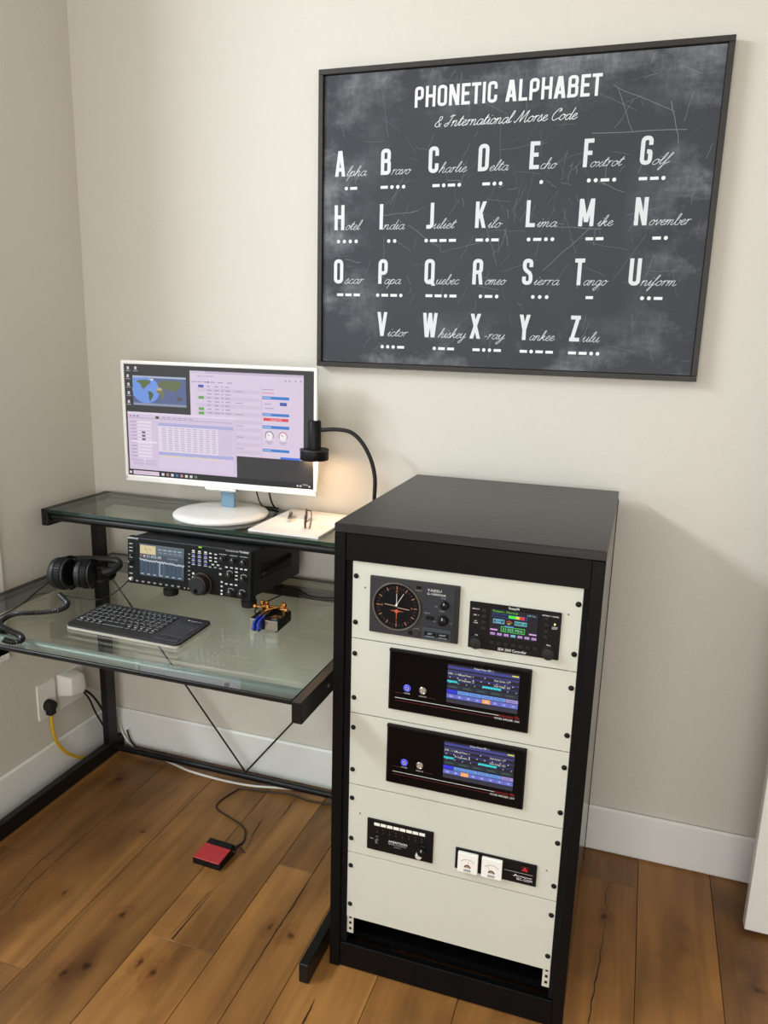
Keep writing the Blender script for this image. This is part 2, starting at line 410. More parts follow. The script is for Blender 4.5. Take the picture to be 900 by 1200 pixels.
# tall condensed capitals: (width, [('p', pts, rounding, closed) | ('d', x0, y0, x1, y1)])
def capital(ch, st=.15):
    h = st/2; l = h; b = h; t = 1-h
    def R(w): return w-h
    G = {
     'A': (.46, [('d', .075, 0, .215, 1), ('d', .385, 0, .245, 1), ('p', [(.13, .27), (.33, .27)], 0, 0)]),
     'B': (.43, [('p', [(l, b), (l, t), (R(.42), t), (R(.42), .53), (l, .53)], .12, 0), ('p', [(l, .53), (R(.43), .53), (R(.43), b), (l-h, b)], .12, 0)]),
     'C': (.42, [('p', [(R(.42), .64), (R(.42), t), (l, t), (l, b), (R(.42), b), (R(.42), .36)], .14, 0)]),
     'D': (.43, [('p', [(l, 0), (l, t), (R(.43), t), (R(.43), b), (l-h, b)], .14, 0)]),
     'E': (.37, [('p', [(l, 0), (l, 1)], 0, 0), ('p', [(l, t), (.37, t)], 0, 0), ('p', [(l, .52), (.33, .52)], 0, 0), ('p', [(l, b), (.37, b)], 0, 0)]),
     'F': (.36, [('p', [(l, 0), (l, 1)], 0, 0), ('p', [(l, t), (.36, t)], 0, 0), ('p', [(l, .5), (.32, .5)], 0, 0)]),
     'G': (.43, [('p', [(R(.43), .68), (R(.43), t), (l, t), (l, b), (R(.43), b), (R(.43), .46), (.23, .46)], .14, 0)]),
     'H': (.45, [('p', [(l, 0), (l, 1)], 0, 0), ('p', [(R(.45), 0), (R(.45), 1)], 0, 0), ('p', [(l, .52), (R(.45), .52)], 0, 0)]),
     'I': (.15, [('p', [(l, 0), (l, 1)], 0, 0)]),
     'J': (.31, [('p', [(R(.31), 1), (R(.31), b), (0, b)], .15, 0)]),
     'K': (.44, [('p', [(l, 0), (l, 1)], 0, 0), ('d', .13, .36, .36, 1), ('d', .36, 0, .2, .58)]),
     'L': (.36, [('p', [(l, 0), (l, 1)], 0, 0), ('p', [(l, b), (.36, b)], 0, 0)]),
     'M': (.57, [('p', [(l, 0), (l, 1)], 0, 0), ('p', [(R(.57), 0), (R(.57), 1)], 0, 0), ('d', .285, .15, .08, 1), ('d', .285, .15, .49, 1)]),
     'N': (.46, [('p', [(l, 0), (l, 1)], 0, 0), ('p', [(R(.46), 0), (R(.46), 1)], 0, 0), ('d', .38, 0, .08, 1)]),
     'O': (.43, [('p', [(l, b), (l, t), (R(.43), t), (R(.43), b)], .14, 1)]),
     'P': (.41, [('p', [(l, 0), (l, t), (R(.41), t), (R(.41), .44), (l, .44)], .13, 0)]),
     'Q': (.43, [('p', [(l, b), (l, t), (R(.43), t), (R(.43), b)], .14, 1), ('d', .40, -.06, .27, .2)]),
     'R': (.43, [('p', [(l, 0), (l, t), (R(.42), t), (R(.42), .48), (l, .48)], .13, 0), ('d', .36, 0, .29, .5)]),
     'S': (.41, [('p', [(R(.41), .68), (R(.41), t), (l, t), (l, .6), (R(.41), .42), (R(.41), b), (l, b), (l, .32)], .13, 0)]),
     'T': (.38, [('p', [(.19, 0), (.19, 1)], 0, 0), ('p', [(0, t), (.38, t)], 0, 0)]),
     'U': (.43, [('p', [(l, 1), (l, b), (R(.43), b), (R(.43), 1)], .14, 0)]),
     'V': (.45, [('d', .225, 0, .075, 1), ('d', .225, 0, .375, 1)]),
     'W': (.64, [('d', .18, 0, .075, 1), ('d', .2, 0, .32, 1), ('d', .44, 0, .32, 1), ('d', .46, 0, .565, 1)]),
     'X': (.45, [('d', .075, 0, .37, 1), ('d', .375, 0, .08, 1)]),
     'Y': (.44, [('d', .22, .4, .075, 1), ('d', .22, .4, .365, 1), ('p', [(.22, 0), (.22, .45)], 0, 0)]),
     'Z': (.39, [('p', [(0.01, t), (.39, t)], 0, 0), ('p', [(0, b), (.39, b)], 0, 0), ('d', .09, .05, .30, .95)]),
     ' ': (.2, [])}
    return G[ch]
def round_corners(P, r, closed):
    P = [Vector(p) for p in P]; n = len(P); out = []
    for i in range(n):
        if not closed and i in (0, n-1): out.append(P[i]); continue
        a, b, c = P[i-1], P[i], P[(i+1) % n]
        if r <= 0: out.append(b); continue
        rr = min(r, (a-b).length*.5, (c-b).length*.5); p = b+(a-b).normalized()*rr; q = b+(c-b).normalized()*rr
        for k in range(6):
            t = k/5; out.append((1-t)**2*p + 2*t*(1-t)*b + t*t*q)
    return out
def draw_capital(pr, ch, u, v, h, col, layer=1, st=.15, sx=1.):
    w, items = capital(ch, st)
    for it in items:
        if it[0] == 'p':
            P = round_corners(it[1], it[2], it[3])
            pr.line([(u + p.x*h*sx/pr.lu, v + p.y*h/pr.lv) for p in P], st*h, col, layer, closed=bool(it[3]))
        else:
            _, x0, y0, x1, y1 = it; d = math.hypot(x1-x0, y1-y0); hw = st/2*d/abs(y1-y0)*.98
            pr.poly([(u+(x0-hw)*h*sx/pr.lu, v+y0*h/pr.lv), (u+(x0+hw)*h*sx/pr.lu, v+y0*h/pr.lv), (u+(x1+hw)*h*sx/pr.lu, v+y1*h/pr.lv), (u+(x1-hw)*h*sx/pr.lu, v+y1*h/pr.lv)], col, layer)
    return w*h*sx

# flowing script: strokes through control points, x-height 1
SCR = {
 'a': (.95, [[(.78, .8), (.5, 1), (.15, .7), (.12, .2), (.38, 0), (.68, .35), (.8, .95), (.74, .25), (.9, 0), (1.1, .25)]]),
 'b': (.85, [[(0, .3), (.35, 1.3), (.42, 2.0), (.25, 1.9), (.15, .8), (.2, .1), (.5, 0), (.75, .4), (.65, .9), (.75, .75), (1.0, .75)]]),
 'c': (.75, [[(.68, .75), (.5, 1), (.18, .75), (.12, .25), (.4, 0), (.85, .3)]]),
 'd': (.98, [[(.75, .75), (.5, .95), (.15, .65), (.12, .2), (.38, 0), (.68, .4), (.95, 2.0), (.76, .4), (.88, 0), (1.1, .25)]]),
 'e': (.75, [[(.05, .35), (.5, .6), (.6, .9), (.4, 1), (.15, .65), (.15, .2), (.42, 0), (.88, .35)]]),
 'f': (.6, [[(0, .3), (.4, 1.2), (.6, 1.95), (.42, 1.9), (.25, .8), (.08, -.6), (-.1, -1.0), (-.12, -.6), (.3, .1), (.75, .4)]]),
 'g': (.95, [[(.78, .8), (.5, 1), (.15, .7), (.12, .2), (.38, 0), (.68, .35), (.8, .95), (.6, -.5), (.3, -1.0), (.1, -.7), (.6, -.1), (1.1, .3)]]),
 'h': (.95, [[(0, .3), (.38, 1.3), (.45, 2.0), (.28, 1.9), (.15, .8), (.05, 0), (.25, .7), (.55, 1.0), (.65, .75), (.58, .2), (.75, 0), (1.05, .3)]]),
 'i': (.5, [[(0, .3), (.28, 1.0), (.2, .25), (.32, 0), (.6, .3)], [(.42, 1.45), (.46, 1.55)]]),
 'k': (.9, [[(0, .3), (.38, 1.3), (.45, 2.0), (.28, 1.9), (.15, .8), (.05, 0), (.2, .5), (.55, 1.0), (.6, .75), (.28, .5), (.5, .4), (.65, .05), (1.0, .3)]]),
 'l': (.5, [[(0, .3), (.38, 1.3), (.45, 2.0), (.28, 1.9), (.14, .7), (.2, .05), (.55, .3)]]),
 'm': (1.35, [[(0, .6), (.15, 1), (.18, .7), (.05, 0), (.25, .75), (.5, 1), (.55, .7), (.45, 0), (.65, .75), (.92, 1), (1.0, .7), (.92, .15), (1.1, 0), (1.4, .3)]]),
 'n': (.98, [[(0, .6), (.15, 1), (.18, .7), (.05, 0), (.25, .75), (.55, 1), (.65, .7), (.58, .15), (.75, 0), (1.05, .3)]]),
 'o': (.85, [[(.5, 1), (.15, .7), (.12, .2), (.38, 0), (.68, .3), (.7, .8), (.5, 1), (.6, .8), (1.0, .8)]]),
 'p': (.9, [[(0, .4), (.25, 1), (.15, .2), (-.08, -1.0)], [(.12, .3), (.4, .95), (.7, .85), (.65, .25), (.35, 0), (.15, .2)], [(.35, 0), (.95, .3)]]),
 'r': (.66, [[(.05, .75), (.24, 1.0), (.2, .5), (.1, 0)], [(.17, .5), (.34, .88), (.55, 1.0), (.68, .92)]]),
 's': (.65, [[(0, .2), (.35, 1.1), (.42, .75), (.55, .3), (.3, 0), (.05, .1)], [(.3, 0), (.75, .25)]]),
 't': (.6, [[(0, .3), (.42, 1.7), (.25, .6), (.28, .05), (.65, .3)], [(.1, 1.15), (.68, 1.22)]]),
 'u': (.98, [[(0, .5), (.18, 1), (.1, .3), (.28, 0), (.6, .4), (.75, 1), (.68, .25), (.82, 0), (1.08, .3)]]),
 'v': (.8, [[(0, .7), (.15, 1), (.25, .5), (.3, 0), (.6, .6), (.65, 1), (.7, .8), (.95, .85)]]),
 'x': (.85, [[(0, .8), (.2, .95), (.45, .3), (.65, 0), (.95, .3)], [(.75, 1), (.1, 0)]]),
 'y': (.95, [[(0, .5), (.18, 1), (.1, .35), (.28, .05), (.6, .4), (.76, 1), (.6, -.4), (.3, -1.0), (.1, -.75), (.6, -.1), (1.05, .3)]]),
 '-': (.6, [[(.1, .5), (.5, .55)]]),
 ' ': (.55, []),
 'I': (1.0, [[(.30, 1.65), (.62, 1.95), (1.05, 1.9)], [(.74, 1.93), (.58, 1.1), (.42, .3), (.15, 0), (-.1, .2), (.05, .5), (.5, .65)]]),
 'M': (1.9, [[(-.1, .3), (.1, 0), (.45, .8), (.75, 1.95), (.8, 1.0), (.8, .1), (1.2, 1.2), (1.55, 1.95), (1.5, 1.0), (1.5, .1), (1.7, 0), (1.95, .3)]]),
 'C': (1.2, [[(1.0, 1.5), (1.05, 1.85), (.7, 1.95), (.25, 1.3), (.15, .5), (.5, 0), (1.2, .4)], [(1.05, 1.85), (.8, 1.4)]]),
 '&': (1.2, [[(1.0, .6), (.6, 0), (.1, .3), (.3, .9), (.8, 1.3), (.75, 1.8), (.45, 1.7), (.5, 1.0), (.85, .2), (1.1, 0)]]),
}
def draw_script(pr, s, u0, u1, v, xh, col, layer=1, w=.0012, slant=.70):
    tot = sum(SCR[c][0] for c in s); k = (u1-u0)/(tot+.2); x = 0.
    for c in s:
        adv, strokes = SCR[c]
        for st in strokes:
            P = smooth_path([(x+a+slant*b*.5, b, 0) for a, b in st], 5)
            pr.line([(u0+p.x*k, v+p.y*xh/pr.lv) for p in P], w, col, layer)
        x += adv

# ================================================================== THE ROOM
def struct(name, mb, m, parent=None, smooth=False):
    o = mb.build(name, m, parent, smooth)
    if parent is None: o['kind'] = 'structure'
    return o
ZC = 3.0; XR = 3.02; YF = -4.6
b = MB(); b.box(-.12, XR+.12, 0, .12, -.05, ZC); struct('wall_back', b, M_WALL)
# left wall with its window opening just outside the frame
wy0, wy1, wz0, wz1 = -2.66, -.537, .62, 2.76
b = MB()
b.box(-.12, 0, wy1, 0, -.05, ZC); b.box(-.12, 0, YF, wy0, -.05, ZC); b.box(-.12, 0, wy0, wy1, -.05, wz0); b.box(-.12, 0, wy0, wy1, wz1, ZC)
struct('wall_left', b, M_WALL)
b = MB(); b.box(XR, XR+.12, YF, 0, -.05, ZC); struct('wall_right', b, M_WALL)
fx0, fx1, fz0, fz1 = .55, 2.95, .78, 2.32
b = MB(); b.box(-.12, fx0, YF-.12, YF, -.05, ZC); b.box(fx1, XR+.12, YF-.12, YF, -.05, ZC); b.box(fx0, fx1, YF-.12, YF, -.05, fz0); b.box(fx0, fx1, YF-.12, YF, fz1, ZC)
struct('wall_front', b, M_WALL)
b = MB(); b.box(-.12, XR+.12, YF-.12, .12, ZC, ZC+.1); struct('ceiling', b, M_CEIL)
# window: casing, frame, pane
b = MB(); b.box(-.07, -.03, wy0, wy0+.05, wz0, wz1); b.box(-.07, -.03, wy1-.05, wy1, wz0, wz1); b.box(-.07, -.03, wy0, wy1, wz0, wz0+.05); b.box(-.07, -.03, wy0, wy1, wz1-.05, wz1)
win = struct('window_1', b, M_TRIM)
b = MB(); b.box(-.052, -.048, wy0+.05, wy1-.05, wz0+.05, wz1-.05); b.build('pane', M_LENS, win)
b = MB(); c = .09
b.box(0, .012, wy1, wy1+c, wz0-c, wz1+c); b.box(0, .012, wy0-c, wy0, wz0-c, wz1+c); b.box(0, .012, wy0-c, wy1+c, wz1, wz1+c); b.box(0, .012, wy0-c, wy1+c, wz0-c-.02, wz0)
struct('trim_1', b, M_TRIM)
# baseboards
BB = .146
b = MB(); b.box(0.014, XR, -.014, 0, 0, BB, .006, 1); struct('baseboard_back', b, M_TRIM)
b = MB(); b.box(0, .014, YF, 0, 0, BB, .006, 1); struct('baseboard_left', b, M_TRIM)
b = MB(); b.box(XR-.014, XR, YF, -.014, 0, BB, .0025, 2); struct('baseboard_right', b, M_TRIM)
# floor: subfloor + planks running to the back wall
b = MB(); b.box(-.12, XR+.12, YF-.12, .12, -.06, -.014); floor = struct('floor', b, M_SUB)
EDGES = [0., .095, .292, .492, .70, .8945, 1.004, 1.100, 1.297, 1.494, 1.69, 1.884, 2.081, 2.278, 2.475, 2.672, 2.869, XR]
ENDS = {1: [-.62], 2: [-.96], 3: [-1.25], 4: [-.762, -2.1], 5: [-.407, -1.7], 6: [-1.25], 7: [-1.45], 10: [-.14, -1.35], 11: [-1.5], 12: [-.78, -2.2]}
for c in range(len(EDGES)-1):
    x0, x1 = EDGES[c], EDGES[c+1]
    ys = [0.] + ENDS.get(c, [-random.uniform(.7, 1.6)])
    while ys[-1] > YF: ys.append(max(ys[-1]-random.uniform(1.2, 1.9), YF))
    for ya, yb in zip(ys, ys[1:]):
        if ya-yb < .02: continue
        m = MB(); L = ya-yb; w = x1-x0
        m.box(-w/2+.0007, w/2-.0007, -L/2+.0006, L/2-.0006, -.014, 0., .0007, 1)
        o = m.build('plank', M_WOOD, floor); o.location = ((x0+x1)/2, (ya+yb)/2, random.uniform(-.0004, 0))
# cracks filled dark in the boards
cr = Print((0, 0, .0002), (1, 0, 0), (0, 1, 0))
def crack(pts, w):
    P = [(p.x + random.uniform(-.002, .002), p.y) for p in smooth_path([(x, y, 0) for x, y in pts], 6)]
    n = len(P)
    for i in range(n-1):
        a = w*math.sin(math.pi*(i+.35)/(n))*random.uniform(.6, 1.1); cr.line([P[i], P[i+1]], max(a, .0008), (38, 22, 12), 1)
cr.poly([(.7675, -.757), (.7725, -.757), (.7745, -.66), (.7775, -.56), (.7795, -.495), (.777, -.56), (.7715, -.66)], (32, 20, 11), 1)
crack([(.760, -.75), (.766, -.64), (.771, -.56)], .0025)
crack([(.776, -.38), (.763, -.319), (.755, -.26), (.749, -.213)], .0045)
crack([(.80, -.214), (.804, -.181), (.802, -.13), (.804, -.081)], .0045)
crack([(1.182, -.91), (1.183, -.86), (1.182, -.80)], .0045)
crack([(.29, -.826), (.262, -.72), (.25, -.616), (.258, -.52)], .003)
crack([(.33, -.84), (.30, -.75), (.296, -.66)], .003)
crack([(1.81, -.14), (1.80, -.20), (1.805, -.26)], .003)
crack([(1.806, -.30), (1.80, -.42), (1.79, -.58), (1.78, -.75)], .0035)
crack([(1.005, -.78), (1.003, -.66), (1.006, -.54), (1.004, -.43)], .003)
cr.build('crack', INK, floor)

# door leaf standing open along the back wall, at the right edge
b = MB(); b.box(2.150, 2.96, -.222, -.187, .012, 2.06, .003, 2); door = struct('door_1', b, M_TRIM)
for z0, z1 in ((.16, .86), (1.0, 1.92)):
    b = MB(); b.box(2.28, 2.83, -.2245, -.2225, z0, z1, .001, 1); b.build('door_panel', M_TRIM, door)
b = MB(); b.cyl((2.21, -.222, .95), (2.21, -.262, .95), .012); b.cyl((2.21, -.262, .95), (2.21, -.288, .95), .026, .022, bev=.004); b.build('door_knob', M_STEEL, door, True)

# ================================================================== DESK
desk = thing('computer_desk', 'black steel two-tier desk with clear glass top and raised glass shelf', 'desk', (.6, -.4, 0))
def D(mb, name, m, smooth=False):
    bmesh.ops.translate(mb.bm, verts=mb.bm.verts, vec=(-.6, .4, 0)); return mb.build(name, m, desk, smooth)
ZT = .745; SZ = .957
for xa, xb in ((.055, .080), (1.125, 1.150)):
    b = MB(); b.box(xa, xb, -.766, -.02, 0, .052, .002, 1); D(b, 'foot', M_FRAME)
    b = MB(); b.box(xa, xb, -.105, -.055, .05, .908, .002, 1); D(b, 'post', M_FRAME)
    b = MB(); b.box(xa, xb, -.805, -.055, .694, ZT, .002, 1); D(b, 'desk_rail', M_FRAME)
    b = MB(); b.box(xa, xb, -.322, -.02, .905, SZ, .002, 1); D(b, 'shelf_rail', M_FRAME)
    s = 1 if xa > .5 else -1
    for y in (-.66, -.2):
        b = MB(); b.cyl((xa if s < 0 else xb, y, .72), ((xa if s < 0 else xb)+s*.002, y, .72), .005); D(b, 'bolt', M_STEEL, True)
b = MB(); b.cyl((.08, -.066, .022), (1.125, -.066, .022), .0115, seg=16); D(b, 'crossbar', M_FRAME, True)
b = MB(); b.box(.08, 1.125, -.095, -.065, .700, .728, .002, 1); D(b, 'crossbar', M_FRAME)
b = MB(); b.cyl((.08, -.730, .7225), (1.125, -.730, .7225), .0138, seg=20); D(b, 'front_rod', mat('satin_grey_steel', (128, 133, 134), rough=.32, spec=.6), True)
b = MB(); b.cyl((.08, -.30, .931), (1.125, -.30, .931), .0125, seg=16); D(b, 'shelf_rod', M_FRAME, True)
b = MB(); b.cyl((.08, -.04, .931), (1.125, -.04, .931), .0125, seg=16); D(b, 'shelf_rod', M_FRAME, True)
def slab(x0, x1, y0, y1, z0, z1, name):
    b = MB(); b.box(x0, x1, y0, y1, z0, z1)
    for f in b.bm.faces: f.material_index = 0 if abs(f.normal.z) > .5 else 1
    return b
b = slab(.081, 1.124, -.797, -.03, ZT-.008, ZT, 'g')
for f in b.bm.faces: f.material_index = 0 if abs(f.calc_center_median().z-(ZT-.004)) > .001 else 1
D(b, 'glass_desktop', [M_GLASS, M_GEDGE])
b = slab(.081, 1.124, -.318, -.022, SZ-.0105, SZ-.0005, 'g')
for f in b.bm.faces: f.material_index = 0 if abs(f.calc_center_median().z-(SZ-.0055)) > .001 else 1
D(b, 'glass_shelf', [M_GLASS, M_GEDGE])
b = MB(); b.box(.08, 1.124, -.802, -.797, ZT-.011, ZT-.0005, .001, 1); D(b, 'edge_strip', M_FRAME)
for xa in (.08, 1.125):
    b = MB(); b.cyl((xa, -.066, .69), (.603, -.066, .036), .0030, seg=8); D(b, 'brace_wire', M_FRAME, True)
for x, y in ((.2, -.768), (.95, -.768)):
    b = MB(); b.cyl((x, y, ZT-.014), (x, y, ZT-.0082), .006); D(b, 'glass_pad', M_RUBBER, True)

# ================================================================== RACK CABINET
RX, RY, RA = 1.1723, -.6912, .0048
def rk(x, y, z=0): return (RX + math.cos(RA)*x - math.sin(RA)*y, RY + math.sin(RA)*x + math.cos(RA)*y, z)
RW, RD, RH = .5595, .6342, 1.1133
rack = thing('equipment_rack', 'tall black wooden equipment rack with cream panels, standing beside the desk', 'rack', rk(0, 0), RA)
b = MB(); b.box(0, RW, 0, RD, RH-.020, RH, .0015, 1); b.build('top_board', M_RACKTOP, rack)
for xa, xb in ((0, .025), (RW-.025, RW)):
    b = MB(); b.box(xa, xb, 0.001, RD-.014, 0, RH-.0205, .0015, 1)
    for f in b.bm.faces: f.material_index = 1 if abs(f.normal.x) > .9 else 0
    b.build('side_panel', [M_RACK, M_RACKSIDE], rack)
b = MB(); b.box(.025, RW-.025, RD-.013, RD-.004, .02, RH-.021); b.build('back_panel', M_INNER, rack)
for xa, xb in ((0, .03), (RW-.030, RW+.0015)):
    b = MB(); b.box(xa, xb, RD-.0135, RD, 0, RH-.0205); b.build('back_edge', M_INNER, rack)
PT = RH-.0796; PHU = .8932/5; PX0 = .040; PX1 = .5226
b = MB(); b.box(.0255, RW-.0255, .004, .022, PT-.001, RH-.0208, .001, 1); b.build('header_board', M_RACK, rack)
b = MB(); b.box(.0255, RW-.0255, .004, .022, .003, .069, .001, 1); b.build('plinth_board', M_RACK, rack)
b = MB(); b.box(.0255, RW-.0255, .040, RD-.014, .060, .078); b.build('bottom_board', M_RACK, rack)
for xa, xb in ((.0255, PX0-.0005), (PX1+.0005, RW-.0255)):
    b = MB(); b.box(xa, xb, .010, .035, .070, PT-.002); b.build('inner_strip', M_INNER, rack)
M_RAIL = mat('cream_rail_paint', (200, 196, 184), rough=.5)
for xa in (PX0, PX1-.016):
    b = MB(); b.box(xa, xa+.016, .0135, .0155, .094, PT-.002); rail = b.build('mounting_rail', M_RAIL, rack)
    h = MB()
    for k in range(54):
        h.box(xa+.0055, xa+.0115, .0130, .0137, .103+k*.0159, .1095+k*.0159)
    h.build('rail_holes', M_INNER, rail, kind='stuff')
screw0 = None
for i in range(5):
    z1 = PT - i*PHU; z0 = z1-PHU
    b = MB(); b.box(-.2413, .2413, 0, .0032, -PHU/2+.0009, PHU/2-.0009, .0006, 1)
    pn = b.build('rack_panel', M_BEIGE, rack); pn.location = ((PX0+PX1)/2, .010, (z0+z1)/2)
    for sx in (-1, 1):
        for fz in (.30, -.29):
            loc = (sx*.2333, 0, fz*PHU)
            if screw0 is None:
                b = MB(); b.lathe([(.0058, 0), (.0058, .0008), (.0050, .0009), (.0049, .0022), (.0036, .0036), (.0016, .0040), (.0014, .0034), (0, .0034)], 16, Matrix.Rotation(math.pi/2, 4, 'X'))
                screw0 = b.build('rack_screw', M_BPLAST, pn, True); screw0.location = loc
            else:
                o = screw0.copy(); COL.objects.link(o); o.parent = pn; o.location = loc
    if i in (0, 3):
        for x, z in ((-.213, .030 if i == 0 else .018), (.2155, .030 if i == 0 else -.018)):
            b = MB(); b.cyl((x, .0002, z), (x, -.0012, z), .0022, .0015, 10); b.build('rivet', M_STEEL, pn, True)

def device(name, label, cat, X0, X1, Z0, Z1, depth, body_m, prot=.008, group=None):
    """a box set through a rack panel; returns its Empty, width, height; face plane at local y = -prot"""
    t = thing(name, label, cat, rk(X0-RX, .010, Z0), RA, group)
    w, h = X1-X0, Z1-Z0
    b = MB(); b.box(0, w, -prot, 0-.0001, 0, h, .0012, 1); b.build('front_panel', body_m, t)
    return t, w, h
def knob(parent, name, m, x, z, y, r, length, seg=20, pointer=True, ridged=False):
    b = MB(); M = Matrix.Translation((x, y, z)) @ Matrix.Rotation(math.pi/2, 4, 'X')
    b.lathe([(r*1.12, 0), (r*1.12, length*.15), (r, length*.2), (r*.94, length*.92), (r*.8, length), (0, length)], seg, M)
    if ridged:
        for k in range(18):
            a = 2*math.pi*k/18; cx, cz = x + r*math.cos(a), z + r*math.sin(a)
            b.cyl((cx, y-length*.22, cz), (cx, y-length*.9, cz), r*.07, seg=6)
    o = b.build(name, m, parent, True)
    if pointer:
        c = MB(); c.box(x-r*.06, x+r*.06, y-length-.0004, y-length+.0003, z+r*.3, z+r*.85); c.build('pointer', M_WPLAST, o)
    return o
def button(parent, name, m, x, z, y, w, h, t=.002):
    b = MB(); b.box(x-w/2, x+w/2, y-t, y, z-h/2, z+h/2, min(.0006, t*.3), 1); return b.build(name, m, parent)

# ---- antenna rotator controller (round compass dial)
t, w, h = device('rotator_controller', 'charcoal antenna rotator control box with round orange-lit compass dial, top left of the rack', 'controller', 1.254, 1.450, .8785, 1.005, .2, M_GREYP, .006)
F = -.006
b = MB(); b.box(.602*w, .95*w, F-.0012, F, .245*h, .955*h, .0008, 1); b.build('control_plate', mat('dark_slate_plate', (29, 33, 40), .5), t)
b = MB(); b.box(.95*w, w-.001, F-.0006, F, .02*h, .97*h); b.build('edge_strip', mat('dark_edge', (26, 25, 24), .4), t)
b = MB(); Mx = Matrix.Translation((.312*w, F, .515*h)) @ Matrix.Rotation(math.pi/2, 4, 'X')
b.lathe([(.0545, 0), (.0545, .0015), (.0530, .004), (.0512, .004), (.0495, .0016), (.0495, 0)], 40, Mx); b.build('dial_rim', M_STEEL, t, True)
b = MB(); b.lathe([(.0494, 0), (.0494, .0009), (0, .0009)], 40, Mx); face = b.build('dial_face', M_INNER, t)
p = Print((.312*w, F-.0010, .515*h), (1, 0, 0), (0, 0, 1))
OR = (255, 116, 60)
p.arc(0, 0, .0400, 0, 360, .0006, (90, 40, 24), 1, 40)
for k in range(36):
    a = math.radians(k*10); r0, r1 = (.0375, .0455) if k % 3 == 0 else (.041, .0445)
    p.line([(r0*math.cos(a), r0*math.sin(a)), (r1*math.cos(a), r1*math.sin(a))], .0008 if k % 3 else .0014, (236, 170, 130) if k % 3 == 0 else (150, 64, 38), 2)
for k, s in enumerate(('N', 'W', 'S', 'E')):
    a = math.radians(90+k*90); p.text(s, .0335*math.cos(a), .0335*math.sin(a)-.002, .0045, (255, 150, 90), 2, 'c')
p.line([(-.0265, .003), (-.0015, .001)], .0014, (255, 205, 175), 3); p.line([(.002, -.002), (.028, -.004)], .0014, (255, 205, 175), 3)
p.line([(0, -.028), (0, -.006)], .0014, OR, 3)
p.poly([(-.015, -.0098), (-.004, -.0085), (0, -.0055), (.004, -.0085), (.016, -.0098), (.004, -.0112), (.002, -.0145), (-.002, -.0145), (-.004, -.0112)], OR, 3)
p.build('dial_markings', print_mat('dial_glow', .6, .4), face)
b = MB(); b.box(-.00045, .00045, 0, .0006, -.004, .026, M=Matrix.Translation((.312*w, F-.0028, .545*h))); b.box(-.00045, .00045, 0, .0006, 0, .0305, M=Matrix.Translation((.312*w, F-.0032, .545*h)) @ Matrix.Rotation(math.radians(30), 4, 'Y')); b.cyl((.312*w, F-.0008, .545*h), (.312*w, F-.004, .545*h), .0022)
b.build('dial_hands', M_WPLAST, t)
knob(t, 'control_knob', M_BPLAST, .845*w, .655*h, F-.0012, .0085, .010)
knob(t, 'control_knob', M_BPLAST, .835*w, .39*h, F-.0012, .0105, .012)
button(t, 'preset_switch', M_BPLAST, .69*w, .40*h, F-.0012, .017, .007, .003)
b = MB(); b.box(.612*w, .925*w, F-.003, F, .012*h, .23*h, .0008, 1); b.build('switch_bezel', M_SLATEP, t)
for k, x in enumerate((.70, .84)): button(t, 'direction_key', M_BPLAST, x*w, .118*h, F-.003, .025, .011, .0018)
button(t, 'power_button', M_GREYP, .545*w, .09*h, F, .012, .010, .002); button(t, 'speed_button', M_BPLAST, .475*w, .085*h, F, .009, .008, .001)
b = MB(); b.box(.525*w, .58*w, F-.0004, F, .87*h, .92*h); b.build('indicator_lamp', M_INNER, t)
p = Print((0, F-.0013, 0), (w, 0, 0), (0, 0, h)); Wt = (222, 220, 214); Gy = (150, 150, 150)
p.text('YAESU', .648, .858, .0056, Wt, 1, fit=.155); p.text('G-1000DXA', .648, .800, .0045, Wt, 1, fit=.205)
p.text('PRESET', .80, .755, .0026, Gy, 1, 'l'); p.text('OFF', .735, .60, .0026, Gy, 1); p.text('SPEED', .79, .53, .003, Gy, 1); p.text('PRESET', .625, .465, .003, Gy, 1); p.text('MIN', .725, .34, .0024, Gy, 1); p.text('MAX', .905, .34, .0024, Gy, 1)
p.text('OVERLAP', .512, .838, .0024, Gy, 1, fit=.075); p.text('POWER', .505, .165, .0024, Gy, 1, fit=.07)
p.build('printed_lettering', INK, t)
p = Print((0, F-.0049, 0), (w, 0, 0), (0, 0, h))
for x, s in ((.70, 'LEFT'), (.84, 'RIGHT')): p.text(s, x, .118, .0035, (190, 196, 205), 1, 'c'); p.rect(x-.05, .075, x+.05, .09, (120, 126, 135), 1)
p.build('key_lettering', INK, t)

# ---- antenna tuner controller with colour display
t, w, h = device('antenna_controller', 'small black antenna controller with coloured bar display and two knobs, top right of the rack', 'controller', 1.4715, 1.657, .8755, .9765, .06, M_BPLAST, .004)
F = -.004
b = MB(); b.box(.228*w, .762*w, F-.0006, F, .315*h, .925*h); scr = b.build('display_window', M_GLOSSB, t)
p = Print((0, F-.0008, 0), (w, 0, 0), (0, 0, h)); Cy = (86, 160, 178); Pu = (196, 150, 214); Gn = (84, 226, 70)
p.rect(.232, .32, .758, .918, (9, 12, 26), 1)
p.text('Pattern : Normal', .262, .845, .0052, (110, 210, 70), 2, fit=.27); p.text('USB Tune', .64, .84, .0040, (140, 190, 220), 2, fit=.09)
p.rect(.262, .745, .638, .815, (70, 96, 190), 2); p.rect(.266, .751, .634, .809, (10, 16, 52), 3)
p.rect(.437, .751, .517, .809, (70, 232, 50), 4); p.rect(.517, .751, .555, .809, (226, 222, 60), 4); p.rect(.555, .751, .612, .809, (222, 50, 46), 4)
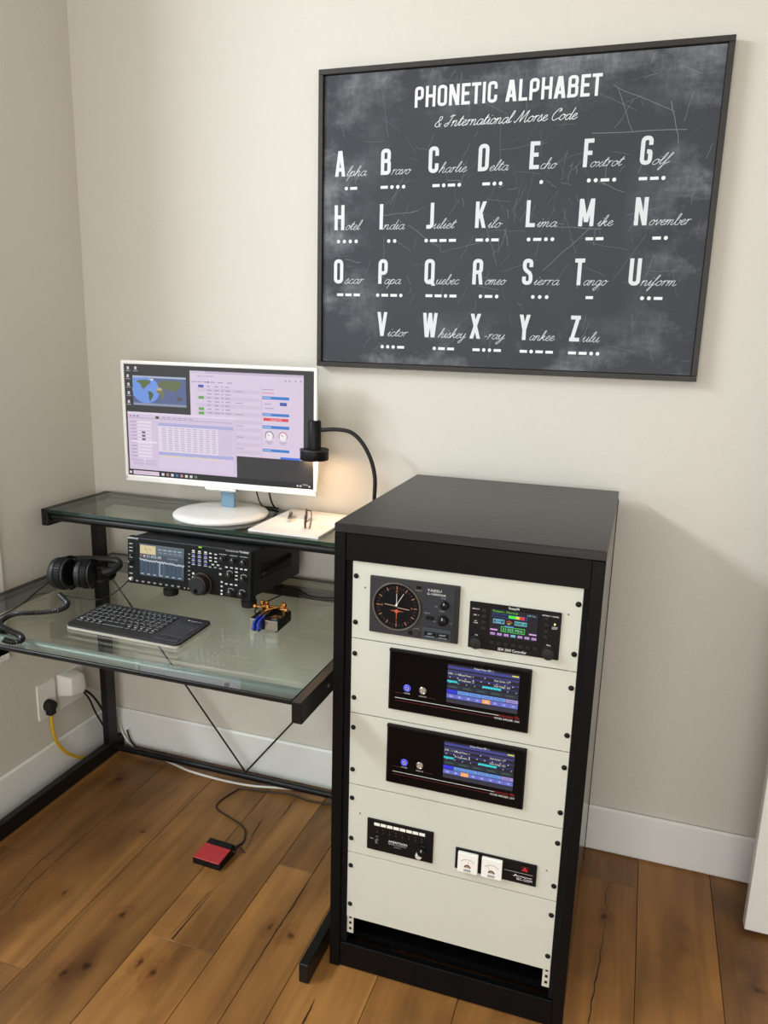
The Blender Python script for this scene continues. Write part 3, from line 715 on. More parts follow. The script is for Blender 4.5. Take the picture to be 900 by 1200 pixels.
p.rect(.270, .612, .394, .702, (120, 206, 226), 2); p.rect(.275, .624, .389, .690, (40, 84, 110), 3); p.text('322°', .332, .634, .0054, (150, 224, 236), 4, 'c'); p.rect(.506, .618, .638, .702, (120, 206, 226), 2); p.rect(.511, .630, .633, .690, (30, 84, 96), 3); p.text('0:1.00', .572, .640, .0050, (120, 226, 190), 4, 'c')
p.arc(.448, .635, .0055, 20, 160, .0012, (236, 90, 60), 3); p.text('40°', .448, .61, .0045, (240, 220, 80), 3, 'c'); p.rect(.40, .56, .50, .585, (80, 110, 220), 2)
p.rect(.36, .445, .622, .56, Gn, 2); p.rect(.365, .455, .617, .55, (20, 60, 72), 3); p.text('21.025 MHz', .49, .475, .0058, (140, 240, 130), 4, 'c', fit=.22)
for x0, x1 in ((.243, .323), (.668, .748)): p.rect(x0, .455, x1, .485, (226, 160, 232), 2)
for k in range(7):
    x = .272 + k*.0755; p.rect(x-.026, .358, x+.026, .408, Pu if k != 3 else (130, 190, 226), 2); p.text(('Band', 'Ant', 'Mode', 'Auto', '180', 'Dir', 'More')[k], x, .370, .0026, (60, 40, 90), 3, 'c')
p.build('screen_picture', LCD, scr)
for k in range(7): button(t, 'soft_key', M_RUBBER, (.268+k*.0800)*w, .186*h, F, .0088, .0062, .0022)
for z in (.855, .726, .594, .463): button(t, 'side_key', M_RUBBER, .166*w, z*h, F, .0098, .0068, .0022)
for z in (.855, .723, .587, .462): button(t, 'side_key', M_RUBBER, .848*w, z*h, F, .0085, .0070, .0022)
knob(t, 'tuning_knob', M_RUBBER, .095*w, .142*h, F, .0125, .011, 24, False, True); knob(t, 'tuning_knob', M_RUBBER, .892*w, .135*h, F, .0125, .011, 24, False, True)
b = MB(); b.cyl((.935*w, F, .749*h), (.935*w, F-.0012, .749*h), .0018); b.build('power_light', mat('green_led', (190, 240, 120), emit=(200, 255, 120), es=1.6), t)
p = Print((0, F-.0001, 0), (w, 0, 0), (0, 0, h)); WW = (238, 238, 236)
p.text('SteppIR', .49, .938, .0050, WW, 1, 'c', fit=.12); p.text('SDA 2000 Controller', .497, .035, .0058, WW, 1, 'c', fit=.315)
p.text('SELECT', .03, .842, .0028, WW, 1, fit=.082); p.text('DIR  +', .05, .712, .0028, WW, 1, fit=.06); p.text('UP', .062, .585, .0028, WW, 1, fit=.025); p.text('BAND', .055, .545, .0026, WW, 1, fit=.045)
p.text('RETRACT', .797, .895, .0028, WW, 1, fit=.09); p.text('POWER', .9, .892, .0028, WW, 1, fit=.072); p.text('TUNING', .905, .672, .0026, WW, 1, fit=.062); p.text('RELAY', .908, .645, .0026, WW, 1, fit=.055)
p.text('CW', .075, .282, .0026, WW, 1); p.text('FREQ', .862, .282, .0026, WW, 1)
p.build('printed_lettering', INK, t)

# ---- two power amplifiers with touch screens
def amplifier(label, X0, X1, Z0, Z1, hot):
    t, w, h = device('power_amplifier', label, 'amplifier', X0, X1, Z0, Z1, .3, M_BPLAST, .006, 'twin power amplifiers in the rack')
    F = -.006
    b = MB(); b.box(.012*w, .988*w, F-.0008, F, .02*h, .955*h, .0003, 1); b.build('glass_fascia', M_GLOSSB, t)
    b = MB(); b.box(0, w, F-.0030, F, .962*h, h, .0008, 1); b.build('top_lip', M_BPLAST, t)
    for k, (x, rim, lit) in enumerate(((.139, (110, 110, 255), (70, 62, 235)), (.254, (190, 176, 150), (150, 138, 116)))):
        b = MB(); M = Matrix.Translation((x*w, F-.0008, .40*h)) @ Matrix.Rotation(math.pi/2, 4, 'X')
        b.lathe([(.0080, 0), (.0080, .0016), (.0069, .0024), (.0062, .0018), (0, .0018)], 24, M)
        bt = b.build('push_button', M_SILVER if k else mat('blue_ring', (90, 90, 230), .3, emit=(90, 84, 255), es=.3), t, True)
        if k == 0: bt['label'] = 'blue-lit round push button'
        p = Print((x*w, F-.0027, .40*h), (1, 0, 0), (0, 0, 1))
        p.disc(0, 0, .0058, (40, 36, 150) if k == 0 else (112, 104, 92), 1); p.arc(0, 0, .0034, 120, 420, .0011, (225, 225, 255) if k == 0 else (226, 214, 196), 2)
        p.line([(0, .001), (0, .0046)], .0011, (225, 225, 255) if k == 0 else (226, 214, 196), 3)
        p.build('button_symbol', LCD if k == 0 else INK, bt)
    p = Print((0, F-.0010, 0), (w, 0, 0), (0, 0, h))
    p.rect(.05, .2105, .796, .2195, (205, 205, 205), 1); p.rect(.05, .166, .767, .173, (96, 20, 26), 1)
    p.text('mercury IIIs', .796, .198, .0072, (150, 30, 38), 1, fit=.143); p.text('POWER AMPLIFIER 1.2kW', .769, .150, .0046, (226, 226, 226), 1, fit=.172)
    p.text('POWER', .139, .30, .003, (200, 200, 200), 1, 'c', fit=.046); p.text('OPERATE', .254, .293, .003, (200, 190, 180), 1, 'c', fit=.055)
    p.rect(.05, .30, .11, .304, (110, 40, 40), 1); p.rect(.29, .293, .35, .297, (90, 40, 40), 1)
    p.build('printed_lettering', INK, t)
    b = MB(); b.box(.420*w, .928*w, F-.0012, F-.0004, .28*h, .912*h); sc = b.build('touch_screen', M_GLOSSB, t)
    u0, u1, v0, v1 = .426, .922, .285, .905
    p = Print((u0*w, F-.00125, v0*h), ((u1-u0)*w, 0, 0), (0, 0, (v1-v0)*h))
    p.rect(0, 0, 1, 1, (22, 22, 38), 1)
    p.rect(0, .885, 1, .955, (62, 66, 140), 2); p.text('Output Power PEP : 1', .505, .955, .0040, (240, 240, 250), 4, 'c', fit=.27); p.rect(.90, .925, .99, .955, (226, 226, 60), 3)
    rows = [(.80, .86), (.64, .70), (.49, .545), (.38, .42)]
    p.rect(0, .79, 1, .845, (54, 56, 112), 2); p.rect(0, .665, 1, .715, (46, 44, 100), 2); p.rect(0, .55, 1, .59, (30, 44, 84), 2)
    p.text('SWR : 1.1', .01, .735, .0046, WW, 4, fit=.12); p.text('Reflected Power : 1', .15, .735, .0046, WW, 4, fit=.22); p.text('Drain Current : 1.2', .66, .735, .0046, WW, 4, fit=.20)
    p.text('PA Temperature : 23', .16, .60, .0046, WW, 4, fit=.22); p.text('Drain Voltage : 53.3', .66, .60, .0046, WW, 4, fit=.22)
    for k in range(9):
        p.rect(.03+k*.11, .655, .045+k*.11, .675, (225, 225, 240), 3); p.rect(.06+k*.115, .765, .075+k*.115, .785, (225, 225, 240), 3) if k % 3 == 1 else None
        p.rect(.04+k*.115, .515, .052+k*.115, .535, (210, 215, 230), 3)
    p.rect(.0, .53, .145, .585, (40, 196, 200), 3); p.rect(.50, .52, .76, .575, (44, 204, 206), 3)
    for k in range(5): p.rect(.005+k*.2, .375, .19+k*.2, .475, (34, 46, 60), 2); p.rect(.03+k*.2, .415, .14+k*.2, .430, (72, 110, 74), 3)
    p.rect(0, .255, .15, .345, (44, 52, 214), 3)
    for k in range(5): p.rect(.155+k*.17, .25, .320+k*.17, .34, (104, 150, 222) if k < 4 else (160, 140, 200), 3); p.rect(.18+k*.17, .285, .28+k*.17, .30, (64, 96, 170), 4)
    p.rect(0, .12, 1, .235, (84, 92, 176), 2)
    for k in range(8):
        c = (246, 168, 96) if k == hot else (104, 112, 200); p.rect(.006+k*.125, .125, .120+k*.125, .23, c, 3); p.text(('160', '80', '60', '40', '30', '20', '15', '10')[k], .063+k*.125, .155, .0038, (235, 235, 255) if k != hot else (255, 246, 220), 4, 'c')
    p.rect(0, 0, 1, .10, (46, 46, 62), 2)
    p.build('screen_picture', LCD, sc)
amplifier('upper of the two black touch-screen power amplifiers in the rack, orange key further right', 1.3025, 1.6075, .705, .847, 4)
amplifier('lower of the two black touch-screen power amplifiers in the rack, orange key further left', 1.302, 1.609, .5262, .6687, 2)

# ---- coax switch
t, w, h = device('antenna_switch', 'small black antenna switch box with row of eight white label squares and knob', 'switch box', 1.260, 1.4175, .342, .4222, .05, M_BPLAST, .004)
F = -.004
for k in range(8):
    x = .151 + k*.0973; b = MB(); b.box((x-.042)*w, (x+.042)*w, F-.0006, F, .815*h, .905*h); b.build('label_square', M_WPLAST, t)
    b = MB(); b.cyl((x*w+.0005, F, .625*h), (x*w+.0005, F-.0016, .625*h), .0013, seg=8); b.build('indicator_light', M_STEEL, t)
knob(t, 'selector_knob', M_BPLAST, .845*w, .36*h, F, .0105, .012)
b = MB(); M = Matrix.Translation((.803*w, F, .205*h)) @ Matrix.Rotation(math.pi/2, 4, 'X'); b.lathe([(.0078, 0), (.0078, .008), (.0066, .0095), (0, .0095)], 20, M); b.build('knob_cap', mat('pale_knob_cap', (214, 212, 206), .3, metal=.3), t, True)
b = MB(); b.cyl((.16*w, F, .37*h), (.16*w, F-.002, .37*h), .004); b.cyl((.16*w, F-.002, .37*h), (.16*w, F-.010, .40*h), .0014, .0020, 8); b.build('toggle_switch', M_STEEL, t, True)
p = Print((0, F-.0001, 0), (w, 0, 0), (0, 0, h))
for k in range(8): p.text(str(k+1), .151+k*.0973, .69, .0030, (120, 110, 110), 1, 'c')
p.text('AMERITRON', .331, .365, .0058, WW, 1, fit=.285); p.text('REMOTE COAX SWITCH', .335, .305, .0028, (200, 200, 200), 1, fit=.27); p.text('MODEL RCS-10', .42, .235, .0026, (180, 180, 180), 1, fit=.1)
p.text('ON', .14, .455, .0024, (200, 200, 200), 1); p.text('POWER', .045, .36, .0024, (200, 200, 200), 1, fit=.055); p.text('OFF', .135, .24, .0024, (190, 190, 190), 1)
p.build('printed_lettering', INK, t)

# ---- power supply with two meters
t, w, h = device('power_supply', 'narrow black power supply front with two white needle meters, below the antenna switch', 'power supply', 1.469, 1.649, .3455, .3985, .1, M_BPLAST, .004)
F = -.004
for k, (x0, x1) in enumerate(((.042, .292), (.339, .590))):
    b = MB(); b.box(x0*w, x1*w, F-.008, F, .0*h+.0006, .915*h, .0012, 2); me = b.build('needle_meter', M_WPLAST, t)
    cxm = (x0+x1)/2*w
    p = Print((cxm, F-.0082, .0), (1, 0, 0), (0, 0, 1))
    p.arc(0, .016, .019, 40, 140, .0005, (40, 40, 40), 1); 
    for q in range(9):
        a = math.radians(42+q*12); p.line([(.0175*math.cos(a), .016+.0175*math.sin(a)), (.0198*math.cos(a), .016+.0198*math.sin(a))], .0005, (40, 40, 40), 1)
    p.disc(0, .0142, .0075, (44, 34, 30), 1, 16, 0, 180); p.disc(0, .0142, .0050, (176, 150, 120), 2, 16, 0, 180)
    p.rect(-.008, .004, .008, .0105, (176, 176, 176), 1); p.text('DC VOLTS' if k else 'DC AMPS', 0, .0062, .0028, (60, 60, 60), 2, 'c', fit=.013)
    p.line([(0, .014), (-.009 if k else .002, .031)], .0006, (190, 30, 30), 3)
    p.build('meter_scale', INK, me)
p = Print((0, F-.0001, 0), (w, 0, 0), (0, 0, h))
p.rect(.61, .497, .957, .512, (190, 190, 190), 1)
p.poly([(.712, .33), (.735, .33), (.752, .43), (.768, .33), (.757, .33), (.750, .38), (.742, .30)], WW, 1)
p.text('samlexpower', .765, .318, .0042, WW, 1, fit=.188); p.text('SEC-1235M', .765, .165, .0058, WW, 1, fit=.188)
p.build('printed_lettering', INK, t)
b = MB(); b.box(.815*w, .905*w, F-.003, F, .62*h, .86*h, .0008, 1); rs = b.build('rocker_switch', mat('dark_red_plastic', (60, 8, 12), .3), t); rs['label'] = 'red-lit rocker switch'
p = Print((.86*w, F-.0031, .735*h), (1, 0, 0), (0, 0, 1)); p.line([(-.0045, -.0035), (0, .0045), (.0045, -.0035)], .0018, (240, 40, 60), 1); p.line([(-.002, -.001), (.0035, -.003)], .0014, (240, 40, 60), 2)
p.build('switch_mark', LCD, rs)

# ================================================================== MONITOR
ang = .048
mon = thing('computer_monitor', 'white-framed desktop monitor with round white base on the glass shelf', 'monitor', (.570, -.150, SZ), ang)
MW, MH, ZB = .638, .371, 1.0355-SZ
b = MB()
bez = .011; bb_ = .019
b.box(-MW/2, MW/2, 0, .010, ZB, ZB+bb_, .003, 2); b.box(-MW/2, MW/2, 0, .010, ZB+MH-bez, ZB+MH, .003, 2)
b.box(-MW/2, -MW/2+bez, 0, .010, ZB+.004, ZB+MH-.004, .003, 2); b.box(MW/2-bez, MW/2, 0, .010, ZB+.004, ZB+MH-.004, .003, 2)
b.build('bezel', M_WPLAST, mon)
b = MB(); b.box(-MW/2+.004, MW/2-.004, .0085, .024, ZB+.004, ZB+MH-.004, .004, 2); b.box(-.15, .15, .024, .042, ZB+.05, ZB+.24, .008, 2); b.build('back_shell', M_WPLAST, mon)
b = MB(); b.box(-MW/2+bez-.001, MW/2-bez+.001, .004, .0084, ZB+bb_-.001, ZB+MH-bez+.001); pan = b.build('screen_panel', M_GLOSSB, mon)
p = Print((-MW/2+bez, .0038, ZB+bb_), (MW-2*bez, 0, 0), (0, 0, MH-bez-bb_), .00008)
DK = (54, 52, 54); PK = (224, 206, 228); PK2 = (217, 199, 224); TX = (166, 149, 176)
p.rect(0, 0, 1, 1, DK, 1); p.rect(0, 0, 1, .052, (30, 30, 34), 2)
# map window
MU = lambda u: .045 + u*.294; MV = lambda v: .641 + v*.26
p.rect(.045, .641, .339, .901, (92, 104, 148), 2); p.rect(.045, .641, .339, .662, (140, 150, 172), 3); p.rect(.045, .885, .339, .901, (176, 186, 206), 3)
p.poly([(MU(.0+.25+.26*math.cos(a*math.pi/12)), MV(.52+.44*math.sin(a*math.pi/12))) for a in range(24)], (116, 152, 226), 4)
p.rect(.045, .72, .10, .885, (116, 152, 226), 4)
LAND = [[(.06, .82), (.14, .86), (.26, .88), (.34, .84), (.33, .74), (.28, .70), (.24, .60), (.20, .56), (.25, .50), (.22, .52), (.17, .60), (.15, .72)],
 [(.30, .50), (.36, .46), (.39, .38), (.36, .26), (.32, .14), (.305, .2), (.30, .36), (.285, .44)],
 [(.46, .60), (.54, .62), (.58, .52), (.62, .48), (.58, .38), (.575, .26), (.545, .22), (.53, .36), (.50, .44), (.455, .46)],
 [(.47, .70), (.50, .80), (.58, .86), (.72, .88), (.88, .86), (.95, .80), (.90, .72), (.88, .62), (.82, .54), (.78, .46), (.75, .56), (.70, .48), (.66, .60), (.60, .56), (.56, .64), (.50, .64)],
 [(.83, .30), (.87, .34), (.92, .30), (.92, .22), (.86, .20), (.83, .24)], [(.78, .40), (.84, .38), (.88, .37), (.84, .35)], [(.32, .90), (.40, .92), (.38, .84)]]
for k, L in enumerate(LAND): p.poly([(MU(a), MV(b)) for a, b in L], ((96, 112, 66), (74, 98, 56), (120, 118, 70), (104, 112, 74), (90, 84, 70), (88, 96, 72), (226, 230, 240))[k], 5)
p.poly([(MU(a), MV(b)) for a, b in [(.46, .60), (.54, .62), (.56, .54), (.46, .52)]], (206, 170, 118), 6)
# browser window
p.rect(.361, .245, .949, .965, PK, 2); p.rect(.361, .945, .949, .965, (200, 182, 208), 3); p.rect(.365, .947, .44, .962, (232, 218, 236), 4)
p.text('Propagation map', .37, .948, .005, TX, 5, fit=.06); p.text('reports.example', .40, .918, .0055, TX, 4, fit=.09); p.rect(.455, .866, .463, .877, (60, 50, 70), 4)
for k, x in enumerate((.37, .40, .43, .47, .51, .56)): p.rect(x, .868, x+.025, .876, TX, 4)
for x in (.855, .875, .905, .93): p.rect(x, .905, x+.008, .918, TX, 4)
for v, c in ((.836, (62, 92, 176)), (.738, (96, 170, 76)), (.640, (96, 170, 76)), (.602, (96, 170, 76))): p.rect(.405, v-.012, .434, v+.012, c, 4)
for k in range(18):
    v = .836-k*.0325
    if k % 2: p.rect(.395, v-.016, .728, v+.016, (214, 196, 220), 3)
    for x, q in ((.452, .025), (.49, .03), (.53, .006), (.548, .03)): p.rect(x, v-.004, x+q*(.7+.3*((k*7) % 5)/4), v+.004, TX if x != .53 else (90, 70, 80), 4)
    if k % 3 == 1: p.rect(.60, v-.004, .64, v+.003, (176, 160, 186), 4)
p.rect(.735, .245, .738, .86, (200, 184, 208), 4)
BL = (60, 128, 206)
for v0, v1 in ((.751, .776), (.609, .633), (.502, .528), (.302, .326)): p.rect(.741, v0, .877, v1, BL, 4); p.rect(.745, v0+.008, .785, v1-.008, (170, 200, 236), 5)
p.rect(.745, .568, .873, .593, (222, 70, 76), 4); p.text('Upgrade', .81, .574, .006, (250, 210, 214), 5, 'c', fit=.06); p.rect(.83, .701, .865, .729, (66, 90, 178), 4); p.rect(.75, .71, .785, .716, TX, 4); p.rect(.75, .672, .80, .678, TX, 4)
p.rect(.742, .83, .80, .836, TX, 4); p.rect(.742, .80, .80, .806, (220, 120, 130), 4)
for u, c1 in ((.775, (60, 60, 66)), (.845, (200, 70, 76))):
    p.disc(u, .44, .0125, (246, 240, 246), 4); p.arc(u, .44, .0125, -30, 210, .0022, c1, 5); p.line([(u, .44), (u-.010, .455)], .0012, (60, 50, 60), 6); p.rect(u-.02, .385, u+.02, .391, TX, 4); p.rect(u-.012, .37, u+.012, .376, TX, 4)
p.rect(.831, .245, .932, .263, (62, 120, 230), 5)
# logging window
p.rect(.008, .056, .603, .579, PK2, 6); p.rect(.008, .56, .603, .579, (232, 216, 236), 7); p.rect(.012, .525, .58, .529, (170, 150, 176), 8)
for k in range(3): p.rect(.02+k*.02, .535, .03+k*.02, .549, ((200, 120, 130), (120, 140, 190), (120, 110, 130))[k], 8)
p.rect(.165, .527, .185, .55, (70, 80, 60), 8)
for k in range(6): p.rect(.20+k*.03, .538, .222+k*.03, .545, TX, 8)
p.rect(.178, .466, .587, .493, (176, 176, 220), 8); p.rect(.178, .235, .587, .466, (232, 220, 236), 8); p.rect(.505, .235, .585, .466, (214, 198, 222), 9)
for k in range(11):
    v = .450-k*.0195
    for q in range(9): p.rect(.20+q*.034, v-.003, .222+q*.034, v+.004, (182, 168, 200), 9)
    p.rect(.18, v-.0095, .50, v-.0085, (206, 194, 214), 9)
for q in range(10): p.rect(.195+q*.034, .235, .196+q*.034, .466, (206, 194, 214), 9)
p.rect(.176, .204, .586, .234, (176, 176, 222), 9); p.rect(.178, .08, .585, .204, (222, 206, 228), 8); p.rect(.20, .193, .30, .201, (236, 214, 160), 9); p.rect(.33, .193, .52, .201, (232, 214, 178), 9)
for k in range(12):
    v = .49-k*.031; p.rect(.022, v-.004, .055, v+.003, TX, 8); p.rect(.06, v-.010, .14, v+.010, (232, 220, 236), 8); 
    if k in (3, 4, 5): p.rect(.085, v-.008, .105, v+.009, (100, 90, 104), 9)
for k in range(4):
    p.rect(.03+.07*(k % 2), .10+.03*(k//2), .09+.07*(k % 2), .122+.03*(k//2), (206, 188, 214), 9)
p.rect(.022, .305, .168, .318, (240, 230, 244), 9)
# taskbar and desktop icons
p.rect(.027, .008, .174, .044, (226, 206, 222), 7); p.rect(.006, .015, .018, .037, (230, 230, 236), 7); p.text('Type here to search', .035, .02, .006, TX, 8, fit=.09)
for k in range(8): p.rect(.188+k*.0262, .014, .203+k*.0262, .038, ((220, 220, 220), (190, 130, 120), (220, 220, 230), (70, 120, 170), (200, 140, 140), (230, 226, 220), (214, 214, 214), (120, 120, 120))[k], 7)
for u in (.915, .93, .975): p.rect(u, .018, u+.009, .032, (220, 220, 220), 7)
p.text('11:08 AM', .943, .030, .0052, (230, 230, 230), 7, fit=.028)
for u, v in ((.022, .964), (.064, .966), (.019, .894), (.021, .82), (.021, .745), (.019, .666)): p.rect(u-.006, v-.012, u+.006, v+.014, (206, 206, 210), 3); p.rect(u-.013, v-.028, u+.013, v-.020, (150, 150, 152), 3)
p.build('screen_picture', MON_LCD, pan)
b = MB(); b.lathe([(.140, 0), (.142, .003), (.142, .007), (.138, .011), (.11, .0145), (.03, .017), (0, .017)], 56, Matrix.Translation((.016, -.012, 0)) @ Matrix.Rotation(-ang, 4, 'Z')); b.build('stand_base', M_WPLAST, mon, True)
b = MB(); b.box(-.003, .043, .022, .036, .0145, ZB+.06, .005, 3); b.build('stand_neck', mat('pale_blue_acrylic', (132, 168, 190), .15, trans=.35), mon)
b = MB(); b.box(-.045, .06, .0, .022, ZB-.010, ZB+.0005, .004, 2); b.build('neck_collar', M_SILVER, mon)
for k, (x, dx) in enumerate(((.655, .018), (.700, .014))):
    b = MB(); b.tube(smooth_path([(x, -.105, 1.13), (x+.003, -.085, 1.06), (x+dx*.6, -.070, .995), (x+dx*.75, -.046, .967), (x+dx*.4, -.026, .961), (x-.05-.02*k, -.024, .961)], 8), .0022 if k == 0 else .003, 8)
    tag(b.build('monitor_cable', M_RUBBER, None, True), ('thin black cable hanging behind the monitor, nearer its stand', 'black cable hanging behind the monitor, further from its stand')[k], 'cable', 'cables behind the monitor')

# ================================================================== LAMP, PAD, PEN, SPECTACLES
lamp = thing('gooseneck_lamp', 'small black gooseneck lamp switched on above the white paper pad', 'lamp', (1.068, -.13, SZ))
b = MB(); b.lathe([(.034, 0), (.034, .008), (.028, .013), (.012, .016), (.009, .05), (0, .05)], 28); b.build('base', M_BPLAST, lamp, True)
path = [(1.068, -.13, .99), (1.066, -.13, 1.044), (1.066, -.13, 1.106), (1.052, -.13, 1.159), (1.024, -.13, 1.205), (.990, -.13, 1.231), (.945, -.13, 1.236), (.895, -.13, 1.231)]
b = MB(); b.tube([(x-1.068, y+.13, z-SZ) for x, y, z in smooth_path(path, 8)], .0058, 12); b.build('gooseneck', M_RUBBER, lamp, True)
hx, hz = .879-1.068, -SZ
b = MB(); b.lathe([(.0405, 0), (.0415, .002), (.0415, .028), (.040, .032), (.0195, .0325), (.0192, .110), (.0165, .1135), (0, .114)], 32, Matrix.Translation((hx, 0, 1.144-SZ))); head = b.build('lamp_head', M_BPLAST, lamp, True)
b = MB(); b.lathe([(.0418, .0265), (.0425, .0275), (.0425, .0300), (.0418, .031)], 32, Matrix.Translation((hx, 0, 1.144-SZ))); b.build('collar_ring', M_GREYP, head, True)
b = MB(); b.lathe([(0, -.0006), (.035, -.0006), (.035, .0001), (0, .0001)], 24, Matrix.Translation((hx, 0, 1.144-SZ))); b.build('diffuser', M_BULB, head)
l = bpy.data.lights.new('lamp_light', 'AREA'); l.shape = 'DISK'; l.size = .06; l.energy = .62; l.color = (1, .66, .38)
o = bpy.data.objects.new('lamp_light', l); COL.objects.link(o); o.location = (.879, -.13, 1.141)

b = MB(); b.prism([(-.107, -.14), (.107, -.142), (.103, .136), (-.105, .139)], 0, .006, bev=.0008)
pad = b.build('paper_pad', M_PAPER); pad.location = (.860, -.160, SZ); tag(pad, 'white letter-size paper pad lying on the glass shelf under the lamp', 'paper')
def along(a, c): return (Vector(c)-Vector(a)).to_track_quat('X', 'Z').to_matrix().to_4x4()
pen = thing('pen', 'short dark pen with bright metal tip lying on the white pad', 'pen', (.806, -.140, SZ+.0062+.0055), math.atan2(-.115, .045))
b = MB(); b.cyl((-.048, 0, 0), (.03, 0, 0), .0052, .0052, 14, .001); b.build('barrel', mat('dark_brown_barrel', (44, 24, 22), .35), pen, True)
b = MB(); b.cyl((.03, 0, 0), (.047, 0, 0), .0056, .0048, 14, .001); b.build('tip', M_SILVER, pen, True)
b = MB(); b.box(-.046, -.012, -.0012, .0012, .0052, .0066, .0003, 1); b.build('clip', M_SILVER, pen)

gl = thing('spectacles', 'pair of brown-framed spectacles standing on the white paper pad', 'glasses', (.880, -.190, SZ+.0062), math.atan2(.125, -.050))
def rim(cx): return [(cx+.0245*math.copysign(abs(math.cos(a))**.8, math.cos(a)), 0, .0195+.0185*math.copysign(abs(math.sin(a))**.8, math.sin(a))) for a in [2*math.pi*k/28 for k in range(28)]]
for cx in (-.034, .034):
    b = MB(); b.tube(rim(cx), .0022, 8, True); r_ = b.build('rim', M_TORT, gl, True)
    b = MB(); n = len(rim(cx)); b.bm.faces.new([b.bm.verts.new((x, 0, z)) for x, _, z in rim(cx)]); b.build('lens', M_LENS, r_)
b = MB(); b.tube(smooth_path([(-.010, 0, .024), (0, -.002, .028), (.010, 0, .024)], 5), .002, 8); b.build('bridge', M_TORT, gl, True)
for s in (-1, 1):
    b = MB(); b.tube(smooth_path([(s*.0585, 0, .028), (s*.062, -.002, .028), (s*.061, -.008-.004*(s > 0), .026), (s*.02, -.010-.005*(s > 0), .020), (-s*.035, -.010-.005*(s > 0), .011), (-s*.052, -.008-.004*(s > 0), .003)], 6), .0017, 8)
    b.build('temple', M_TORT, gl, True)

# ================================================================== RADIO TRANSCEIVER
tilt = .03
rad = thing('radio_transceiver', 'large black ham radio transceiver with lit waterfall screen under the glass shelf', 'radio', (.410, -.390, ZT))
RWd, RHt, RDp = .396, .137, .325
zf = .043
def RM(): return Matrix.Translation((0, 0, zf)) @ Matrix.Rotation(-tilt*2.2, 4, 'X')
def RB(mb, name, m, parent=rad, smooth=False):
    bmesh.ops.transform(mb.bm, matrix=RM(), verts=mb.bm.verts); return mb.build(name, m, parent, smooth)
b = MB(); b.box(.004, RWd-.004, .022, RDp, .002, RHt-.003, .004, 2); RB(b, 'case', mat('black_case_paint', (23, 23, 24), .55))
b = MB(); b.box(0, RWd, 0, .024, 0, RHt, .004, 2); fp = RB(b, 'front_panel', M_BPLAST)
b = MB()
for k in range(14): b.box(.06+k*.020, .072+k*.020, .10, .24, RHt-.0032, RHt-.0022)
RB(b, 'vent_slots', M_INNER, rad); 
b = MB(); b.box(RWd-.0045, RWd-.002, .06, .26, .045, .085, .002, 2); hd = RB(b, 'side_handle', M_RUBBER)
b = MB(); b.tube(smooth_path([(RWd-.003, .07, .055), (RWd+.006, .085, .062), (RWd+.008, .16, .068), (RWd+.006, .235, .074), (RWd-.003, .25, .078)], 6), .006, 8); RB(b, 'side_handle', M_RUBBER, rad, True)
for x, y, r, hh in ((.100, .044, .022, .040), (RWd-.040, .044, .022, .040)):
    b = MB(); b.lathe([(r*.95, 0), (r, .003), (r, hh*.45), (r*.86, hh*.5), (r*.86, hh+.008)], 24, Matrix.Translation((x, y+.022, 0))); b.build('front_foot', M_RUBBER, rad, True)
for x in (.06, RWd-.06):
    b = MB(); b.lathe([(.013, 0), (.014, .003), (.013, .027)], 18, Matrix.Translation((x, RDp-.035, 0))); b.build('rear_foot', M_RUBBER, rad, True)
def P2(u, v): return u*RWd, v*RHt
b = MB(); b.box(.104*RWd, .480*RWd, -.0008, .002, .20*RHt, .89*RHt); sc = RB(b, 'display', M_GLOSSB)
Mr = RM(); O = Mr @ Vector((.108*RWd, -.0009, .207*RHt)); U = Mr.to_3x3() @ Vector((.368*RWd, 0, 0)); V = Mr.to_3x3() @ Vector((0, 0, .675*RHt))
p = Print(O, U, V)
p.rect(0, 0, 1, 1, (74, 90, 106), 1); p.rect(0, .93, 1, 1, (96, 108, 120), 2); p.rect(.01, .69, .365, .955, (226, 208, 158), 3)
p.arc(.19, .66, .018, 45, 135, .0008, (120, 100, 60), 4); p.line([(.19, .70), (.12, .90)], .0007, (90, 60, 40), 4)
p.rect(.38, .70, .99, .92, (92, 106, 120), 2)
for k in range(5): p.rect(.42+.11*k, .86, .50+.11*k, .885, (190, 200, 206), 3); p.rect(.44+.11*k, .77, .50+.11*k, .79, (160, 172, 180), 3)
p.rect(0, .56, 1, .69, (70, 80, 94), 2); p.text('21.025.00', .16, .585, .0075, (236, 240, 242), 3, fit=.33); p.rect(.01, .59, .06, .66, (150, 90, 110), 3); p.rect(.09, .59, .13, .65, (220, 200, 210), 3); p.text('14.074.00', .62, .60, .0050, (170, 182, 190), 3, fit=.24)
p.rect(0, .0, 1, .55, (58, 74, 92), 2)
for k in range(11): p.line([(.05+k*.09, .08), (.05+k*.09, .5)], .0005, (112, 132, 146), 3)
pts = [(k/60, .50 + .025*math.sin(k*1.7) + random.uniform(-.012, .018) - .05*(k/60)) for k in range(61)]
p.line(pts, .0022, (226, 232, 234), 4); p.rect(.44, .06, .47, .47, (150, 168, 178), 4); p.rect(.545, .06, .551, .40, (150, 168, 178), 4)
for k in range(7): p.rect(.03+k*.14, .05, .10+k*.14, .075, (200, 210, 216), 4)
p.rect(.93, .1, .99, .5, (74, 92, 108), 4)
p.build('screen_picture', print_mat('radio_display', .85, .3), sc)
